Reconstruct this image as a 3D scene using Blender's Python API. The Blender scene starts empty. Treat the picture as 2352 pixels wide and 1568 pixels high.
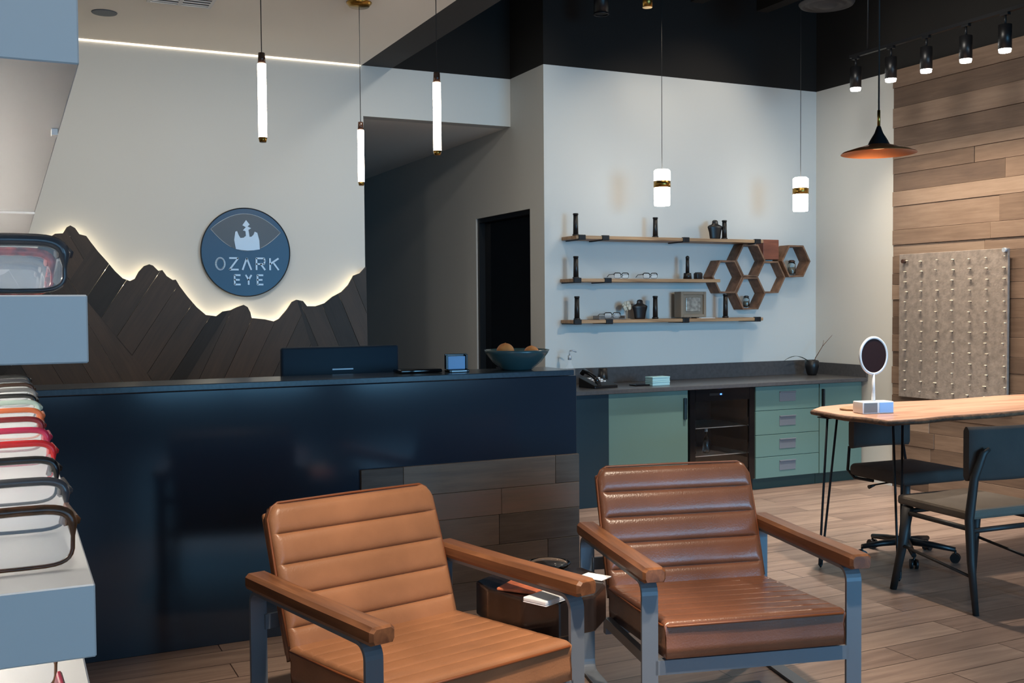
import bpy, bmesh, math, random
from mathutils import Vector, Matrix
random.seed(7)
PI = math.pi
SC = bpy.context.scene
COL = SC.collection

def lin(r, g, b):
    f = lambda c: (c/255/12.92) if c/255 <= .04045 else ((c/255+.055)/1.055)**2.4
    return (f(r), f(g), f(b), 1)

# ------------------------------------------------------------------ camera
cam = bpy.data.objects.new('camera', bpy.data.cameras.new('camera')); COL.objects.link(cam)
yw, pt, ro = 0.445326, 0.034334, -0.007771
fw = Vector((math.sin(yw)*math.cos(pt), math.cos(yw)*math.cos(pt), -math.sin(pt)))
r0 = Vector((math.cos(yw), -math.sin(yw), 0)); u0 = r0.cross(fw)
rx = r0*math.cos(ro) + u0*math.sin(ro); up = -r0*math.sin(ro) + u0*math.cos(ro)
m = Matrix((rx, up, -fw)).transposed().to_4x4(); m.translation = Vector((0, 0, 1.5))
cam.matrix_world = m
cam.data.sensor_width = 36; cam.data.lens = 36*2431.8/2352; cam.data.clip_start = .05; cam.data.clip_end = 100
SC.camera = cam

# ------------------------------------------------------------------ view, world
SC.view_settings.view_transform = 'Standard'; SC.view_settings.look = 'None'
SC.view_settings.exposure = 0.75; SC.view_settings.gamma = 1; SC.view_settings.use_curve_mapping = False
w = bpy.data.worlds.new('daylight'); SC.world = w; w.use_nodes = True
w.node_tree.nodes['Background'].inputs[0].default_value = (.55, .72, 1, 1)
w.node_tree.nodes['Background'].inputs[1].default_value = .4

# ------------------------------------------------------------------ room numbers (metres)
ZW = 3.365      # top of the white walls and white ceiling
ZC = 4.3        # black ceiling
YM = 7.96       # wall behind the desk
YS = 7.36       # wall with the shelves
XR = 3.80       # short return wall and corridor wall
XW = 6.52       # right wall
XE = 2.525      # edge of the white ceiling
XL, YB = -1.6, -3.6

def area(name, loc, rot, sx, sy, power, col, spread=180):
    l = bpy.data.lights.new(name, 'AREA'); l.shape = 'RECTANGLE'; l.size = sx; l.size_y = sy
    l.energy = power; l.color = col; l.spread = math.radians(spread)
    o = bpy.data.objects.new(name, l); COL.objects.link(o); o.location = loc; o.rotation_euler = rot
    return o
def spot(name, loc, target, power, col, ang, blend=.5, r=.04):
    l = bpy.data.lights.new(name, 'SPOT'); l.energy = power; l.color = col; l.spot_size = math.radians(ang)
    l.spot_blend = blend; l.shadow_soft_size = r
    o = bpy.data.objects.new(name, l); COL.objects.link(o); o.location = loc
    o.rotation_euler = (Vector(target)-Vector(loc)).to_track_quat('-Z', 'Y').to_euler()
    return o
def point(name, loc, power, col, r=.05):
    l = bpy.data.lights.new(name, 'POINT'); l.energy = power; l.color = col; l.shadow_soft_size = r
    o = bpy.data.objects.new(name, l); COL.objects.link(o); o.location = loc; return o
# daylight through the three windows of the rear wall
WINS = [(-1.2, .9), (1.4, 3.5), (4.0, 6.1)]
for i, (a, b) in enumerate(WINS):
    area('window_daylight', ((a+b)/2, YB-.05, 1.65), (PI/2-(0, .02, .09)[i], 0, 0), b-a, 2.3, (4, 15, 27)[i], (.22, .61, 1), (90, 80, 50)[i])
WARM = (1, .84, .66); NEUT = (1, .94, .85)
# recessed ceiling downlights of the waiting area and over the shelves
spot('downlight_beam', (1.3, 1.9, 3.34), (1.25, 3.15, .4), 320, WARM, 42, .7, .06)
spot('downlight_beam', (2.3, 1.9, 3.34), (2.35, 3.1, .4), 240, WARM, 42, .7, .06)
spot('shelf_spot_beam', (5.55, 6.35, 3.9), (5.1, 7.36, 2.5), 26, WARM, 90, .9, .07)
spot('shelf_spot_beam', (4.55, 6.5, 3.66), (4.6, 7.36, 2.6), 10, WARM, 90, .9, .06)
for x, y, p in ((-.6, 5.6, 100), (1.0, 5.6, 95), (2.2, 5.9, 62)):      # unseen fill lamps added over the desk to brighten the back wall
    spot('desk_fill', (x, y, 3.34), (x, 7.3, 1.7), p*.60, (1, .92, .82), 125, .9, .09)
for x, y, p in ((3.5, 5.2, 30), (4.9, 5.5, 330), (3.6, 1.6, 15), (5.4, 2.4, 25)):   # unseen fill lamps added under the black ceiling
    spot('ceiling_fill', (x, y, 3.8), (x+.1, y+.0, 0), p, NEUT, 62, .6, .06)
spot('head_wall_fill', (3.3, 5.6, 3.8), (3.25, 7.95, 2.4), 40, NEUT, 70, .9, .06)  # unseen lamp added to brighten the head over the corridor opening
spot('plank_wall_fill', (4.3, 4.9, 3.95), (6.5, 5.9, 3.0), 75, NEUT, 75, .9, .30)  # added lamp, out of view, lifting the upper plank wall
spot('display_beam', (.2, .2, 3.34), (-.1, 1.2, 1.3), 30, NEUT, 60, .8, .05)

# ------------------------------------------------------------------ materials
def mat(name, col, rough=.5, metal=0, spec=.5, coat=0, trans=0, ior=1.45, emit=None, es=0, bump=None, var=None, alpha=1):
    m = bpy.data.materials.new(name); m.use_nodes = True; nt = m.node_tree; b = nt.nodes['Principled BSDF']
    b.inputs['Base Color'].default_value = col; b.inputs['Roughness'].default_value = rough
    b.inputs['Metallic'].default_value = metal; b.inputs['Specular IOR Level'].default_value = spec
    b.inputs['Coat Weight'].default_value = coat; b.inputs['Coat Roughness'].default_value = .08
    b.inputs['Transmission Weight'].default_value = trans; b.inputs['IOR'].default_value = ior
    b.inputs['Alpha'].default_value = alpha
    if emit: b.inputs['Emission Color'].default_value = emit; b.inputs['Emission Strength'].default_value = es
    tc = nt.nodes.new('ShaderNodeTexCoord')
    if var:   # (scale, amount)
        n = nt.nodes.new('ShaderNodeTexNoise'); n.inputs['Scale'].default_value = var[0]; n.inputs['Detail'].default_value = 6
        nt.links.new(tc.outputs['Object'], n.inputs['Vector'])
        r = nt.nodes.new('ShaderNodeMapRange'); r.inputs['From Min'].default_value = .3; r.inputs['From Max'].default_value = .7
        r.inputs['To Min'].default_value = 1-var[1]; r.inputs['To Max'].default_value = 1+var[1]
        nt.links.new(n.outputs['Fac'], r.inputs['Value'])
        h = nt.nodes.new('ShaderNodeHueSaturation'); h.inputs['Color'].default_value = col
        nt.links.new(r.outputs[0], h.inputs['Value']); nt.links.new(h.outputs[0], b.inputs['Base Color'])
    if bump:
        n = nt.nodes.new('ShaderNodeTexNoise'); n.inputs['Scale'].default_value = bump[0]; n.inputs['Detail'].default_value = 5
        nt.links.new(tc.outputs['Object'], n.inputs['Vector'])
        bp = nt.nodes.new('ShaderNodeBump'); bp.inputs['Strength'].default_value = bump[1]; bp.inputs['Distance'].default_value = .004
        nt.links.new(n.outputs['Fac'], bp.inputs['Height']); nt.links.new(bp.outputs[0], b.inputs['Normal'])
    return m

def plank_mat(name, stops, rough=.55, spec=.4, grain=.62, bump=.35):
    """wood driven by a per-plank 'tone' attribute and UV grain (u runs along the plank)"""
    m = bpy.data.materials.new(name); m.use_nodes = True; nt = m.node_tree; b = nt.nodes['Principled BSDF']
    N = nt.nodes.new; L = nt.links.new
    at = N('ShaderNodeAttribute'); at.attribute_name = 'tone'
    uv = N('ShaderNodeUVMap'); uv.uv_map = 'uv'
    mp = N('ShaderNodeMapping'); mp.inputs['Scale'].default_value = (1.6, 26, 1); L(uv.outputs[0], mp.inputs['Vector'])
    n1 = N('ShaderNodeTexNoise'); n1.inputs['Scale'].default_value = 1.6; n1.inputs['Detail'].default_value = 8; n1.inputs['Roughness'].default_value = .65
    n1.inputs['Distortion'].default_value = .6; L(mp.outputs[0], n1.inputs['Vector'])
    mp2 = N('ShaderNodeMapping'); mp2.inputs['Scale'].default_value = (2.2, 7, 1); L(uv.outputs[0], mp2.inputs['Vector'])
    n2 = N('ShaderNodeTexNoise'); n2.inputs['Scale'].default_value = 1.5; n2.inputs['Detail'].default_value = 3; L(mp2.outputs[0], n2.inputs['Vector'])
    sep = N('ShaderNodeSeparateColor'); L(at.outputs['Color'], sep.inputs[0])
    a1 = N('ShaderNodeMath'); a1.operation = 'MULTIPLY_ADD'; a1.inputs[1].default_value = grain; L(n1.outputs['Fac'], a1.inputs[0]); L(sep.outputs[0], a1.inputs[2])
    a2 = N('ShaderNodeMath'); a2.operation = 'MULTIPLY_ADD'; a2.inputs[1].default_value = grain*.8; L(n2.outputs['Fac'], a2.inputs[0]); L(a1.outputs[0], a2.inputs[2])
    a3 = N('ShaderNodeMath'); a3.operation = 'SUBTRACT'; a3.inputs[1].default_value = grain*.9; L(a2.outputs[0], a3.inputs[0])
    cr = N('ShaderNodeValToRGB'); e = cr.color_ramp.elements
    while len(e) < len(stops): e.new(.5)
    for k, (p, c) in enumerate(stops): e[k].position = p; e[k].color = lin(*c)
    L(a3.outputs[0], cr.inputs[0]); L(cr.outputs[0], b.inputs['Base Color'])
    b.inputs['Roughness'].default_value = rough; b.inputs['Specular IOR Level'].default_value = spec
    bp = N('ShaderNodeBump'); bp.inputs['Strength'].default_value = bump; bp.inputs['Distance'].default_value = .003
    L(n1.outputs['Fac'], bp.inputs['Height']); L(bp.outputs[0], b.inputs['Normal'])
    return m

def floor_mat():
    m = bpy.data.materials.new('floor_planks'); m.use_nodes = True; nt = m.node_tree; b = nt.nodes['Principled BSDF']
    N = nt.nodes.new; L = nt.links.new
    tc = N('ShaderNodeTexCoord')
    br = N('ShaderNodeTexBrick'); br.offset = .37; br.offset_frequency = 2
    br.inputs['Scale'].default_value = 1; br.inputs['Brick Width'].default_value = 1.3; br.inputs['Row Height'].default_value = .18
    br.inputs['Mortar Size'].default_value = .0025; br.inputs['Bias'].default_value = 0
    br.inputs['Color1'].default_value = (0, 0, 0, 1); br.inputs['Color2'].default_value = (1, 1, 1, 1); br.inputs['Mortar'].default_value = (.0, .0, .0, 1)
    L(tc.outputs['Object'], br.inputs['Vector'])
    mp = N('ShaderNodeMapping'); mp.inputs['Scale'].default_value = (1.3, 16, 1); L(tc.outputs['Object'], mp.inputs['Vector'])
    ad = N('ShaderNodeVectorMath'); ad.operation = 'MULTIPLY_ADD'; ad.inputs[1].default_value = (7, 7, 7)
    L(br.outputs['Color'], ad.inputs[0]); L(mp.outputs[0], ad.inputs[2])
    n = N('ShaderNodeTexNoise'); n.inputs['Scale'].default_value = 1.5; n.inputs['Detail'].default_value = 8; n.inputs['Roughness'].default_value = .62; n.inputs['Distortion'].default_value = .7
    L(ad.outputs[0], n.inputs['Vector'])
    a = N('ShaderNodeMath'); a.operation = 'MULTIPLY_ADD'; a.inputs[1].default_value = .22; L(br.outputs['Color'], a.inputs[0])
    c = N('ShaderNodeMath'); c.operation = 'MULTIPLY'; c.inputs[1].default_value = .8; L(n.outputs['Fac'], c.inputs[0]); L(c.outputs[0], a.inputs[2])
    cr = N('ShaderNodeValToRGB'); e = cr.color_ramp.elements; e.new(.5)
    for k, (p, col) in enumerate([(.18, (98, 80, 71)), (.48, (138, 116, 104)), (.8, (172, 148, 132))]): e[k].position = p; e[k].color = lin(*col)
    L(a.outputs[0], cr.inputs[0])
    mx = N('ShaderNodeMix'); mx.data_type = 'RGBA'; mx.inputs['B'].default_value = lin(60, 46, 40)
    L(br.outputs['Fac'], mx.inputs['Factor']); L(cr.outputs[0], mx.inputs['A']); L(mx.outputs['Result'], b.inputs['Base Color'])
    b.inputs['Roughness'].default_value = .33; b.inputs['Specular IOR Level'].default_value = .45
    bp = N('ShaderNodeBump'); bp.inputs['Strength'].default_value = .15; bp.inputs['Distance'].default_value = .002
    L(n.outputs['Fac'], bp.inputs['Height']); L(bp.outputs[0], b.inputs['Normal'])
    return m

def wood_simple(name, c1, c2, scale=(2, 30, 30), rough=.45, spec=.4, coat=0):
    m = bpy.data.materials.new(name); m.use_nodes = True; nt = m.node_tree; b = nt.nodes['Principled BSDF']
    N = nt.nodes.new; L = nt.links.new
    tc = N('ShaderNodeTexCoord'); mp = N('ShaderNodeMapping'); mp.inputs['Scale'].default_value = scale; L(tc.outputs['Object'], mp.inputs['Vector'])
    n = N('ShaderNodeTexNoise'); n.inputs['Scale'].default_value = 1.2; n.inputs['Detail'].default_value = 7; n.inputs['Distortion'].default_value = .8
    L(mp.outputs[0], n.inputs['Vector'])
    cr = N('ShaderNodeValToRGB'); e = cr.color_ramp.elements
    e[0].position = .32; e[0].color = lin(*c1); e[1].position = .68; e[1].color = lin(*c2)
    L(n.outputs['Fac'], cr.inputs[0]); L(cr.outputs[0], b.inputs['Base Color'])
    b.inputs['Roughness'].default_value = rough; b.inputs['Specular IOR Level'].default_value = spec; b.inputs['Coat Weight'].default_value = coat
    return m

M = {}
M['wall'] = mat('wall_paint', lin(196, 197, 193), .75, bump=(120, .06))
M['ceil'] = mat('ceiling_paint', lin(238, 234, 226), .85)
M['black'] = mat('black_paint', lin(22, 20, 18), .9)
M['beam'] = mat('soffit_charcoal_paint', lin(48, 48, 50), .75)
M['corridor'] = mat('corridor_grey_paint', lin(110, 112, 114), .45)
M['floor'] = floor_mat()
M['navy'] = mat('navy_gloss_laminate', lin(40, 48, 60), .11, spec=.5)
M['navy_top'] = mat('navy_counter_stone', lin(50, 62, 74), .2, spec=.5, var=(60, .12))
M['darkteal'] = mat('dark_teal_laminate', lin(28, 48, 58), .3)
M['sage'] = mat('sage_green_lacquer', lin(93, 121, 115), .38, spec=.4)
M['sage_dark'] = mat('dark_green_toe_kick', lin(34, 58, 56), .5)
M['stone'] = mat('dark_grey_counter', lin(72, 72, 74), .3, var=(40, .15))
M['blackgloss'] = mat('black_gloss', lin(14, 15, 18), .08, spec=.6)
M['blackplastic'] = mat('black_plastic', lin(20, 20, 22), .4)
M['blackmetal'] = mat('black_metal', lin(26, 27, 30), .45, metal=.3)
M['white'] = mat('white_lacquer', lin(214, 214, 214), .35)
M['paper'] = mat('white_paper', lin(235, 236, 238), .7)
M['brass'] = mat('brushed_brass', lin(168, 132, 66), .3, metal=1, var=(30, .2))
M['copper'] = mat('copper_shade', lin(196, 118, 70), .35, metal=.7)
M['chrome'] = mat('chrome', (.85, .85, .86, 1), .32, metal=1)
M['steel'] = mat('blue_grey_powder_coat', lin(112, 118, 126), .42, metal=.25)
M['leather'] = mat('cognac_leather', lin(150, 102, 71), .36, spec=.5, bump=(160, .2), var=(4, .2))
M['leather2'] = mat('chestnut_leather', lin(118, 76, 56), .27, spec=.6, bump=(160, .2), var=(4, .2))
M['piping'] = mat('leather_piping', lin(120, 66, 36), .4)
M['armwood'] = wood_simple('arm_walnut', (90, 54, 33), (136, 88, 56), (24, 2, 24), .38, .5)
M['shelfwood'] = wood_simple('shelf_oak', (128, 98, 70), (176, 142, 106), (2, 30, 30), .5)
M['hexwood'] = wood_simple('hexagon_wood', (92, 66, 48), (134, 100, 76), (12, 12, 12), .55)
M['redwood'] = wood_simple('reddish_wood', (104, 58, 44), (132, 78, 58), (3, 20, 20), .5)
M['slab'] = wood_simple('dark_stump_wood', (22, 17, 16), (44, 35, 32), (10, 10, 3), .22, .6)
M['tablewood'] = wood_simple('pink_live_edge_wood', (178, 132, 108), (216, 170, 142), (1.5, 12, 12), .32, .5)
M['bark'] = wood_simple('bark_edge', (60, 42, 32), (112, 80, 58), (20, 20, 40), .7)
M['tube'] = mat('glowing_frosted_tube', (1, 1, 1, 1), .4, emit=(1, .86, .66, 1), es=16)
M['glow'] = mat('glowing_opal_glass', (1, 1, 1, 1), .4, emit=(1, .93, .82, 1), es=11)
M['led'] = mat('warm_led_strip', (1, 1, 1, 1), .5, emit=(1, .80, .52, 1), es=16)
M['coveled'] = mat('cove_led_strip', (1, 1, 1, 1), .5, emit=(1, .80, .58, 1), es=1.7)
M['topfill'] = mat('added_glow_strip', (1, 1, 1, 1), .5, emit=(1, .92, .82, 1), es=45)  # added glow for the strip hidden under the top display board
M['shelfled'] = mat('cabinet_led_strip', (1, 1, 1, 1), .5, emit=(1, .92, .80, 1), es=13)
M['lens'] = mat('spot_lens', (1, 1, 1, 1), .4, emit=(1, .94, .86, 1), es=14)
M['signblue'] = mat('sign_blue_enamel', lin(24, 58, 90), .35, spec=.5)
M['signgrey'] = mat('sign_slate_enamel', lin(70, 76, 84), .4)
M['silver'] = mat('brushed_silver', lin(172, 180, 188), .4, metal=.35)
M['teal'] = mat('teal_glaze', lin(54, 84, 90), .25, spec=.6)
M['orange'] = mat('orange_peel', lin(206, 132, 70), .5, bump=(90, .4), var=(14, .2))
M['fabric'] = mat('charcoal_upholstery', lin(60, 54, 51), .85, bump=(300, .5), var=(8, .1))
M['olive'] = mat('taupe_seat_fabric', lin(98, 88, 78), .75, bump=(300, .5), var=(8, .1))
M['chairwood'] = mat('black_stained_wood', lin(38, 35, 34), .5)
M['glass'] = mat('clear_glass', (.92, .97, .97, 1), .02, trans=1, ior=1.45)
M['lensglass'] = mat('spectacle_lens', (.9, .93, .95, 1), .03, spec=.7, alpha=.12)
M['mirror'] = mat('mirror_glass', (.8, .8, .8, 1), .02, metal=1)
M['pegboard'] = mat('weathered_board', lin(132, 122, 114), .7, var=(22, .22), bump=(60, .5))
M['peg'] = mat('pale_peg', lin(206, 196, 176), .4)
M['green_leaf'] = mat('dark_leaf', lin(50, 66, 56), .6)
M['tealbox'] = mat('pale_teal_box', lin(150, 190, 196), .5)
M['screenblue'] = mat('light_blue_card', lin(140, 180, 226), .4)
M['orangepaper'] = mat('orange_magazine', lin(214, 120, 84), .45, var=(18, .35))
M['cream'] = mat('cream_petals', lin(196, 190, 172), .7)
M['cord'] = mat('grey_cord', lin(34, 34, 34), .7)
M['tan'] = mat('tan_frame', lin(128, 116, 100), .45)
M['blueled'] = mat('blue_display_led', (0, 0, 0, 1), .4, emit=(.05, .16, 1, 1), es=4)
MT_STOPS = [(.0, (24, 21, 19)), (.35, (38, 34, 31)), (.65, (52, 45, 40)), (1, (68, 56, 48))]
M['mtn'] = plank_mat('reclaimed_dark_planks', MT_STOPS, .6)
M['wallwood'] = plank_mat('reclaimed_wall_planks', [(.0, (76, 61, 52)), (.35, (101, 82, 68)), (.65, (122, 101, 85)), (1, (142, 122, 105))], .6)
M['deskwood'] = plank_mat('desk_reclaimed_planks', [(.0, (70, 56, 48)), (.4, (104, 90, 78)), (.7, (128, 108, 92)), (1, (142, 112, 96))], .55)

# ------------------------------------------------------------------ mesh builder
class MB:
    def __init__(s):
        s.bm = bmesh.new(); s.uv = s.bm.loops.layers.uv.new('uv'); s.tone = s.bm.loops.layers.float_color.new('tone')
    def _face(s, vs, tone=.5, smooth=False):
        try: f = s.bm.faces.new(vs)
        except ValueError: return None
        f.smooth = smooth
        for l in f.loops: l[s.tone] = (tone, tone, tone, 1)
        return f
    def add(s, bm2, mtx=None, tone=.5, smooth=None):
        vm = {}
        for v in bm2.verts: vm[v] = s.bm.verts.new((mtx @ v.co) if mtx else v.co)
        for f in bm2.faces:
            g = s._face([vm[v] for v in f.verts], tone, f.smooth if smooth is None else smooth)
        bm2.free()
    def box(s, x0, y0, z0, x1, y1, z1, bev=0, seg=2, mtx=None, tone=.5, smooth=False):
        b = bmesh.new(); bmesh.ops.create_cube(b, size=1)
        bmesh.ops.scale(b, vec=(abs(x1-x0), abs(y1-y0), abs(z1-z0)), verts=b.verts)
        bmesh.ops.translate(b, vec=((x0+x1)/2, (y0+y1)/2, (z0+z1)/2), verts=b.verts)
        if bev: bmesh.ops.bevel(b, geom=b.edges[:]+b.verts[:], offset=bev, segments=seg, affect='EDGES', profile=.5)
        s.add(b, mtx, tone, smooth or (bev > 0 and seg > 2)); return s
    def plank(s, x0, y0, z0, x1, y1, z1, axis, tone, bev=.0015):
        """box whose uv.u runs along axis"""
        n0 = len(s.bm.faces); s.box(x0, y0, z0, x1, y1, z1, bev, 1, tone=tone); s.bm.faces.ensure_lookup_table()
        ou, ov = random.random()*50, random.random()*50
        oth = [a for a in (0, 1, 2) if a != axis]
        for f in s.bm.faces[n0:]:
            for l in f.loops:
                c = l.vert.co; l[s.uv].uv = (c[axis]+ou, c[oth[0]]+c[oth[1]]+ov)
        return s
    def cyl(s, p0, p1, r0, r1=None, seg=20, cap=True, smooth=True):
        r1 = r0 if r1 is None else r1; p0, p1 = Vector(p0), Vector(p1); q = (p1-p0).to_track_quat('Z', 'Y')
        A = [s.bm.verts.new(p0+q@Vector((r0*math.cos(2*PI*k/seg), r0*math.sin(2*PI*k/seg), 0))) for k in range(seg)]
        B = [s.bm.verts.new(p1+q@Vector((r1*math.cos(2*PI*k/seg), r1*math.sin(2*PI*k/seg), 0))) for k in range(seg)]
        for k in range(seg): s._face([A[k], A[(k+1) % seg], B[(k+1) % seg], B[k]], smooth=smooth)
        if cap: s._face(A[::-1]); s._face(B)
        return s
    def tube(s, pts, r, seg=8, closed=False):
        pts = [Vector(p) for p in pts]; n = len(pts); rings = []; prev = None
        for i, p in enumerate(pts):
            a = pts[(i-1) % n] if (closed or i > 0) else p; b = pts[(i+1) % n] if (closed or i < n-1) else p
            d = (b-a).normalized()
            if prev is None: nrm = d.orthogonal().normalized()
            else: nrm = (prev-d*prev.dot(d)).normalized()
            prev = nrm; bi = d.cross(nrm); rr = r[i] if isinstance(r, (list, tuple)) else r
            rings.append([s.bm.verts.new(p+(nrm*math.cos(2*PI*k/seg)+bi*math.sin(2*PI*k/seg))*rr) for k in range(seg)])
        m_ = n if closed else n-1
        for i in range(m_):
            A, B = rings[i], rings[(i+1) % n]
            for k in range(seg): s._face([A[k], A[(k+1) % seg], B[(k+1) % seg], B[k]], smooth=True)
        if not closed: s._face(rings[0][::-1]); s._face(rings[-1])
        return s
    def lathe(s, prof, c=(0, 0, 0), seg=32, sx=1, sy=1):
        c = Vector(c); rings = []
        for r, z in prof:
            if r < 1e-6: rings.append([s.bm.verts.new(c+Vector((0, 0, z)))])
            else: rings.append([s.bm.verts.new(c+Vector((r*sx*math.cos(2*PI*k/seg), r*sy*math.sin(2*PI*k/seg), z))) for k in range(seg)])
        for A, B in zip(rings, rings[1:]):
            for k in range(seg):
                k2 = (k+1) % seg
                if len(A) == 1 and len(B) == 1: continue
                if len(A) == 1: s._face([A[0], B[k2], B[k]], smooth=True)
                elif len(B) == 1: s._face([A[k], A[k2], B[0]], smooth=True)
                else: s._face([A[k], A[k2], B[k2], B[k]], smooth=True)
        return s
    def prism(s, poly, d0, d1, plane='XZ', tone=.5, bev=0):
        """polygon (2-D list) extruded between d0 and d1 along the third axis"""
        f = {'XZ': lambda a, b, d: (a, d, b), 'XY': lambda a, b, d: (a, b, d), 'YZ': lambda a, b, d: (d, a, b)}[plane]
        b = bmesh.new()
        A = [b.verts.new(f(p[0], p[1], d0)) for p in poly]; B = [b.verts.new(f(p[0], p[1], d1)) for p in poly]
        b.faces.new(A); b.faces.new(B[::-1]); n = len(poly)
        for k in range(n): b.faces.new([A[k], B[k], B[(k+1) % n], A[(k+1) % n]])
        bmesh.ops.recalc_face_normals(b, faces=b.faces)
        if bev:
            bmesh.ops.bevel(b, geom=b.edges[:], offset=bev, segments=2, affect='EDGES', profile=.5)
        s.add(b, None, tone); return s
    def sphere(s, c, r, seg=20, sc=(1, 1, 1)):
        b = bmesh.new(); bmesh.ops.create_uvsphere(b, u_segments=seg, v_segments=seg//2+2, radius=r)
        for v in b.verts: v.co = Vector((v.co.x*sc[0], v.co.y*sc[1], v.co.z*sc[2]))+Vector(c)
        s.add(b, None, .5, True); return s
    def obj(s, name, material, parent=None, recalc=True, world=False):
        if world and parent is not None:
            mi = (Matrix.Translation(parent.location) @ parent.rotation_euler.to_matrix().to_4x4()).inverted()
            bmesh.ops.transform(s.bm, matrix=mi, verts=s.bm.verts)
        if recalc: bmesh.ops.recalc_face_normals(s.bm, faces=s.bm.faces)
        me = bpy.data.meshes.new(name); s.bm.to_mesh(me); s.bm.free(); me.materials.append(M[material])
        o = bpy.data.objects.new(name, me); COL.objects.link(o)
        if parent is not None: o.parent = parent
        return o

def thing(name, label, cat, loc=(0, 0, 0), rz=0, group=None):
    o = bpy.data.objects.new(name, None); COL.objects.link(o); o.empty_display_size = .1
    o.location = loc; o.rotation_euler = (0, 0, rz); o['label'] = label; o['category'] = cat
    if group: o['group'] = group
    return o
def tag(o, label, cat, group=None):
    o['label'] = label; o['category'] = cat
    if group: o['group'] = group
    return o
def dup(root, loc=None, rz=None, label=None, name=None):
    r = root.copy(); COL.objects.link(r)
    if loc is not None: r.location = loc
    if rz is not None: r.rotation_euler = (0, 0, rz)
    if label: r['label'] = label
    def rec(o, p):
        for ch in o.children:
            c = ch.copy(); COL.objects.link(c); c.parent = p; rec(ch, c)
    rec(root, r)
    return r
def struct(name, mb, material, recalc=True):
    o = mb.obj(name, material, None, recalc); o['kind'] = 'structure'; return o
B = lambda *a, **k: MB().box(*a, **k)

# ================================================================== THE SETTING
struct('floor', B(XL-.2, YB-.2, -.1, XW+.2, 12.2, 0), 'floor')
# wall behind the desk, with the head over the corridor opening
b = MB(); b.box(XL, YM, 0, 2.535, YM+.12, ZW); b.box(2.535, YM, 2.975, XR, YM+.12, ZW)
struct('wall_back', b, 'wall')
struct('wall_shelf', B(XR, YS, 0, XW, YS+.12, ZW), 'wall')
b = MB(); b.box(XR, YS+.12, 0, XR+.12, 7.61, ZW); b.box(XR, 7.61, 2.27, XR+.12, 7.96, ZW)
struct('wall_return', b, 'wall')
b = MB(); b.box(XR, 7.96, 2.27, XR+.12, 8.69, 2.975); b.box(XR, 8.69, 0, XR+.12, 12, 2.975)
struct('wall_corridor_right', b, 'wall')
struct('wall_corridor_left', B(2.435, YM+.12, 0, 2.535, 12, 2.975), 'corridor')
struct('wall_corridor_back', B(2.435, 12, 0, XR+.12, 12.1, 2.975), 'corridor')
struct('ceiling_corridor', B(2.435, YM+.12, 2.975, XR+.12, 12.1, 3.05), 'ceil')
d = thing('door_1', '', ''); del d['label']; del d['category']; d['kind'] = 'structure'; d.location = (XR+.06, 8.15, 0)
B(XR+.07, 7.61, 0, XR+.115, 8.69, 2.27).obj('door_leaf', 'blackgloss', d, world=True)
b = MB(); b.box(XR+.015, 7.61, 0, XR+.07, 7.65, 2.27); b.box(XR+.015, 8.65, 0, XR+.07, 8.69, 2.27); b.box(XR+.015, 7.65, 2.23, XR+.07, 8.65, 2.27)
b.obj('door_frame', 'blackplastic', d, world=True)
struct('wall_right', B(XW, YB, 0, XW+.12, YS+.12, ZW), 'wall')
struct('wall_left', B(XL-.12, YB, 0, XL, YM+.12, ZW), 'wall')
b = MB(); xs = [XL-.12]+[v for w_ in WINS for v in w_]+[XW+.12]
for a, c in zip(xs[0::2], xs[1::2]): b.box(a, YB-.12, 0, c, YB, ZC)
for a, c in WINS: b.box(a, YB-.12, 0, c, YB, .5); b.box(a, YB-.12, 2.8, c, YB, ZC)
struct('wall_rear', b, 'wall')
for i, (a, c) in enumerate(WINS):
    b = MB()
    for x in (a, (a+c)/2, c): b.box(x-.03, YB-.04, .5, x+.03, YB+.02, 2.8)
    for z in (.5, 2.0, 2.8): b.box(a, YB-.04, z-.03, c, YB+.02, z+.03)
    struct('window_%d' % (i+1), b, 'blackmetal')
# black upper walls and black ceiling
b = MB(); b.box(XE+.25, YM, ZW, XR, YM+.12, ZC); b.box(XR, YS, ZW, XW+.12, YS+.12, ZC); b.box(XR, YS+.12, ZW, XR+.12, YM+.12, ZC)
b.box(XW, YB, ZW, XW+.12, YS, ZC)
struct('wall_upper', b, 'black')
struct('ceiling_black', B(XE, YB-.12, ZC, XW+.12, YM+.12, ZC+.08), 'black')
struct('ceiling_white', B(XL-.12, YB-.12, ZW, XE, YM+.12, ZW+.12), 'ceil')
struct('trim_1', B(XE, YB, ZW, XE+.25, YM+.12, ZC), 'beam')      # charcoal bulkhead along the white ceiling
struct('trim_2', B(XL, YM-.010, ZW-.010, XE-.01, YM, ZW), 'coveled')
b = MB(); b.box(6.5, 6.44, 0, XW, YS-.64, .08)
struct('baseboard_right', b, 'wall')
# beams under the black ceiling
for i, x in enumerate((5.18, 5.86)):
    struct('trim_%d' % (i+3), B(x, YB, 4.0, x+.12, YS, ZC), 'black')

# reclaimed wood cladding on the right wall
random.seed(11)
b = MB(); z = 0.0; Y1 = 6.44
while z < ZW-.01:
    h = random.choice((.09, .12, .14, .16, .19)); h = min(h, ZW-z)
    y = YB
    y -= random.random()*.8
    while y < Y1:
        L_ = random.uniform(.9, 2.2); a, c = max(y, YB), min(y+L_, Y1)
        if c-a > .02:
            t = random.uniform(.012, .024); b.plank(XW-t, a+.001, z+.001, XW, c-.001, z+h-.001, 1, random.uniform(.12, .88))
        y += L_
    z += h
struct('wall_wood_cladding', b, 'wallwood')

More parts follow.
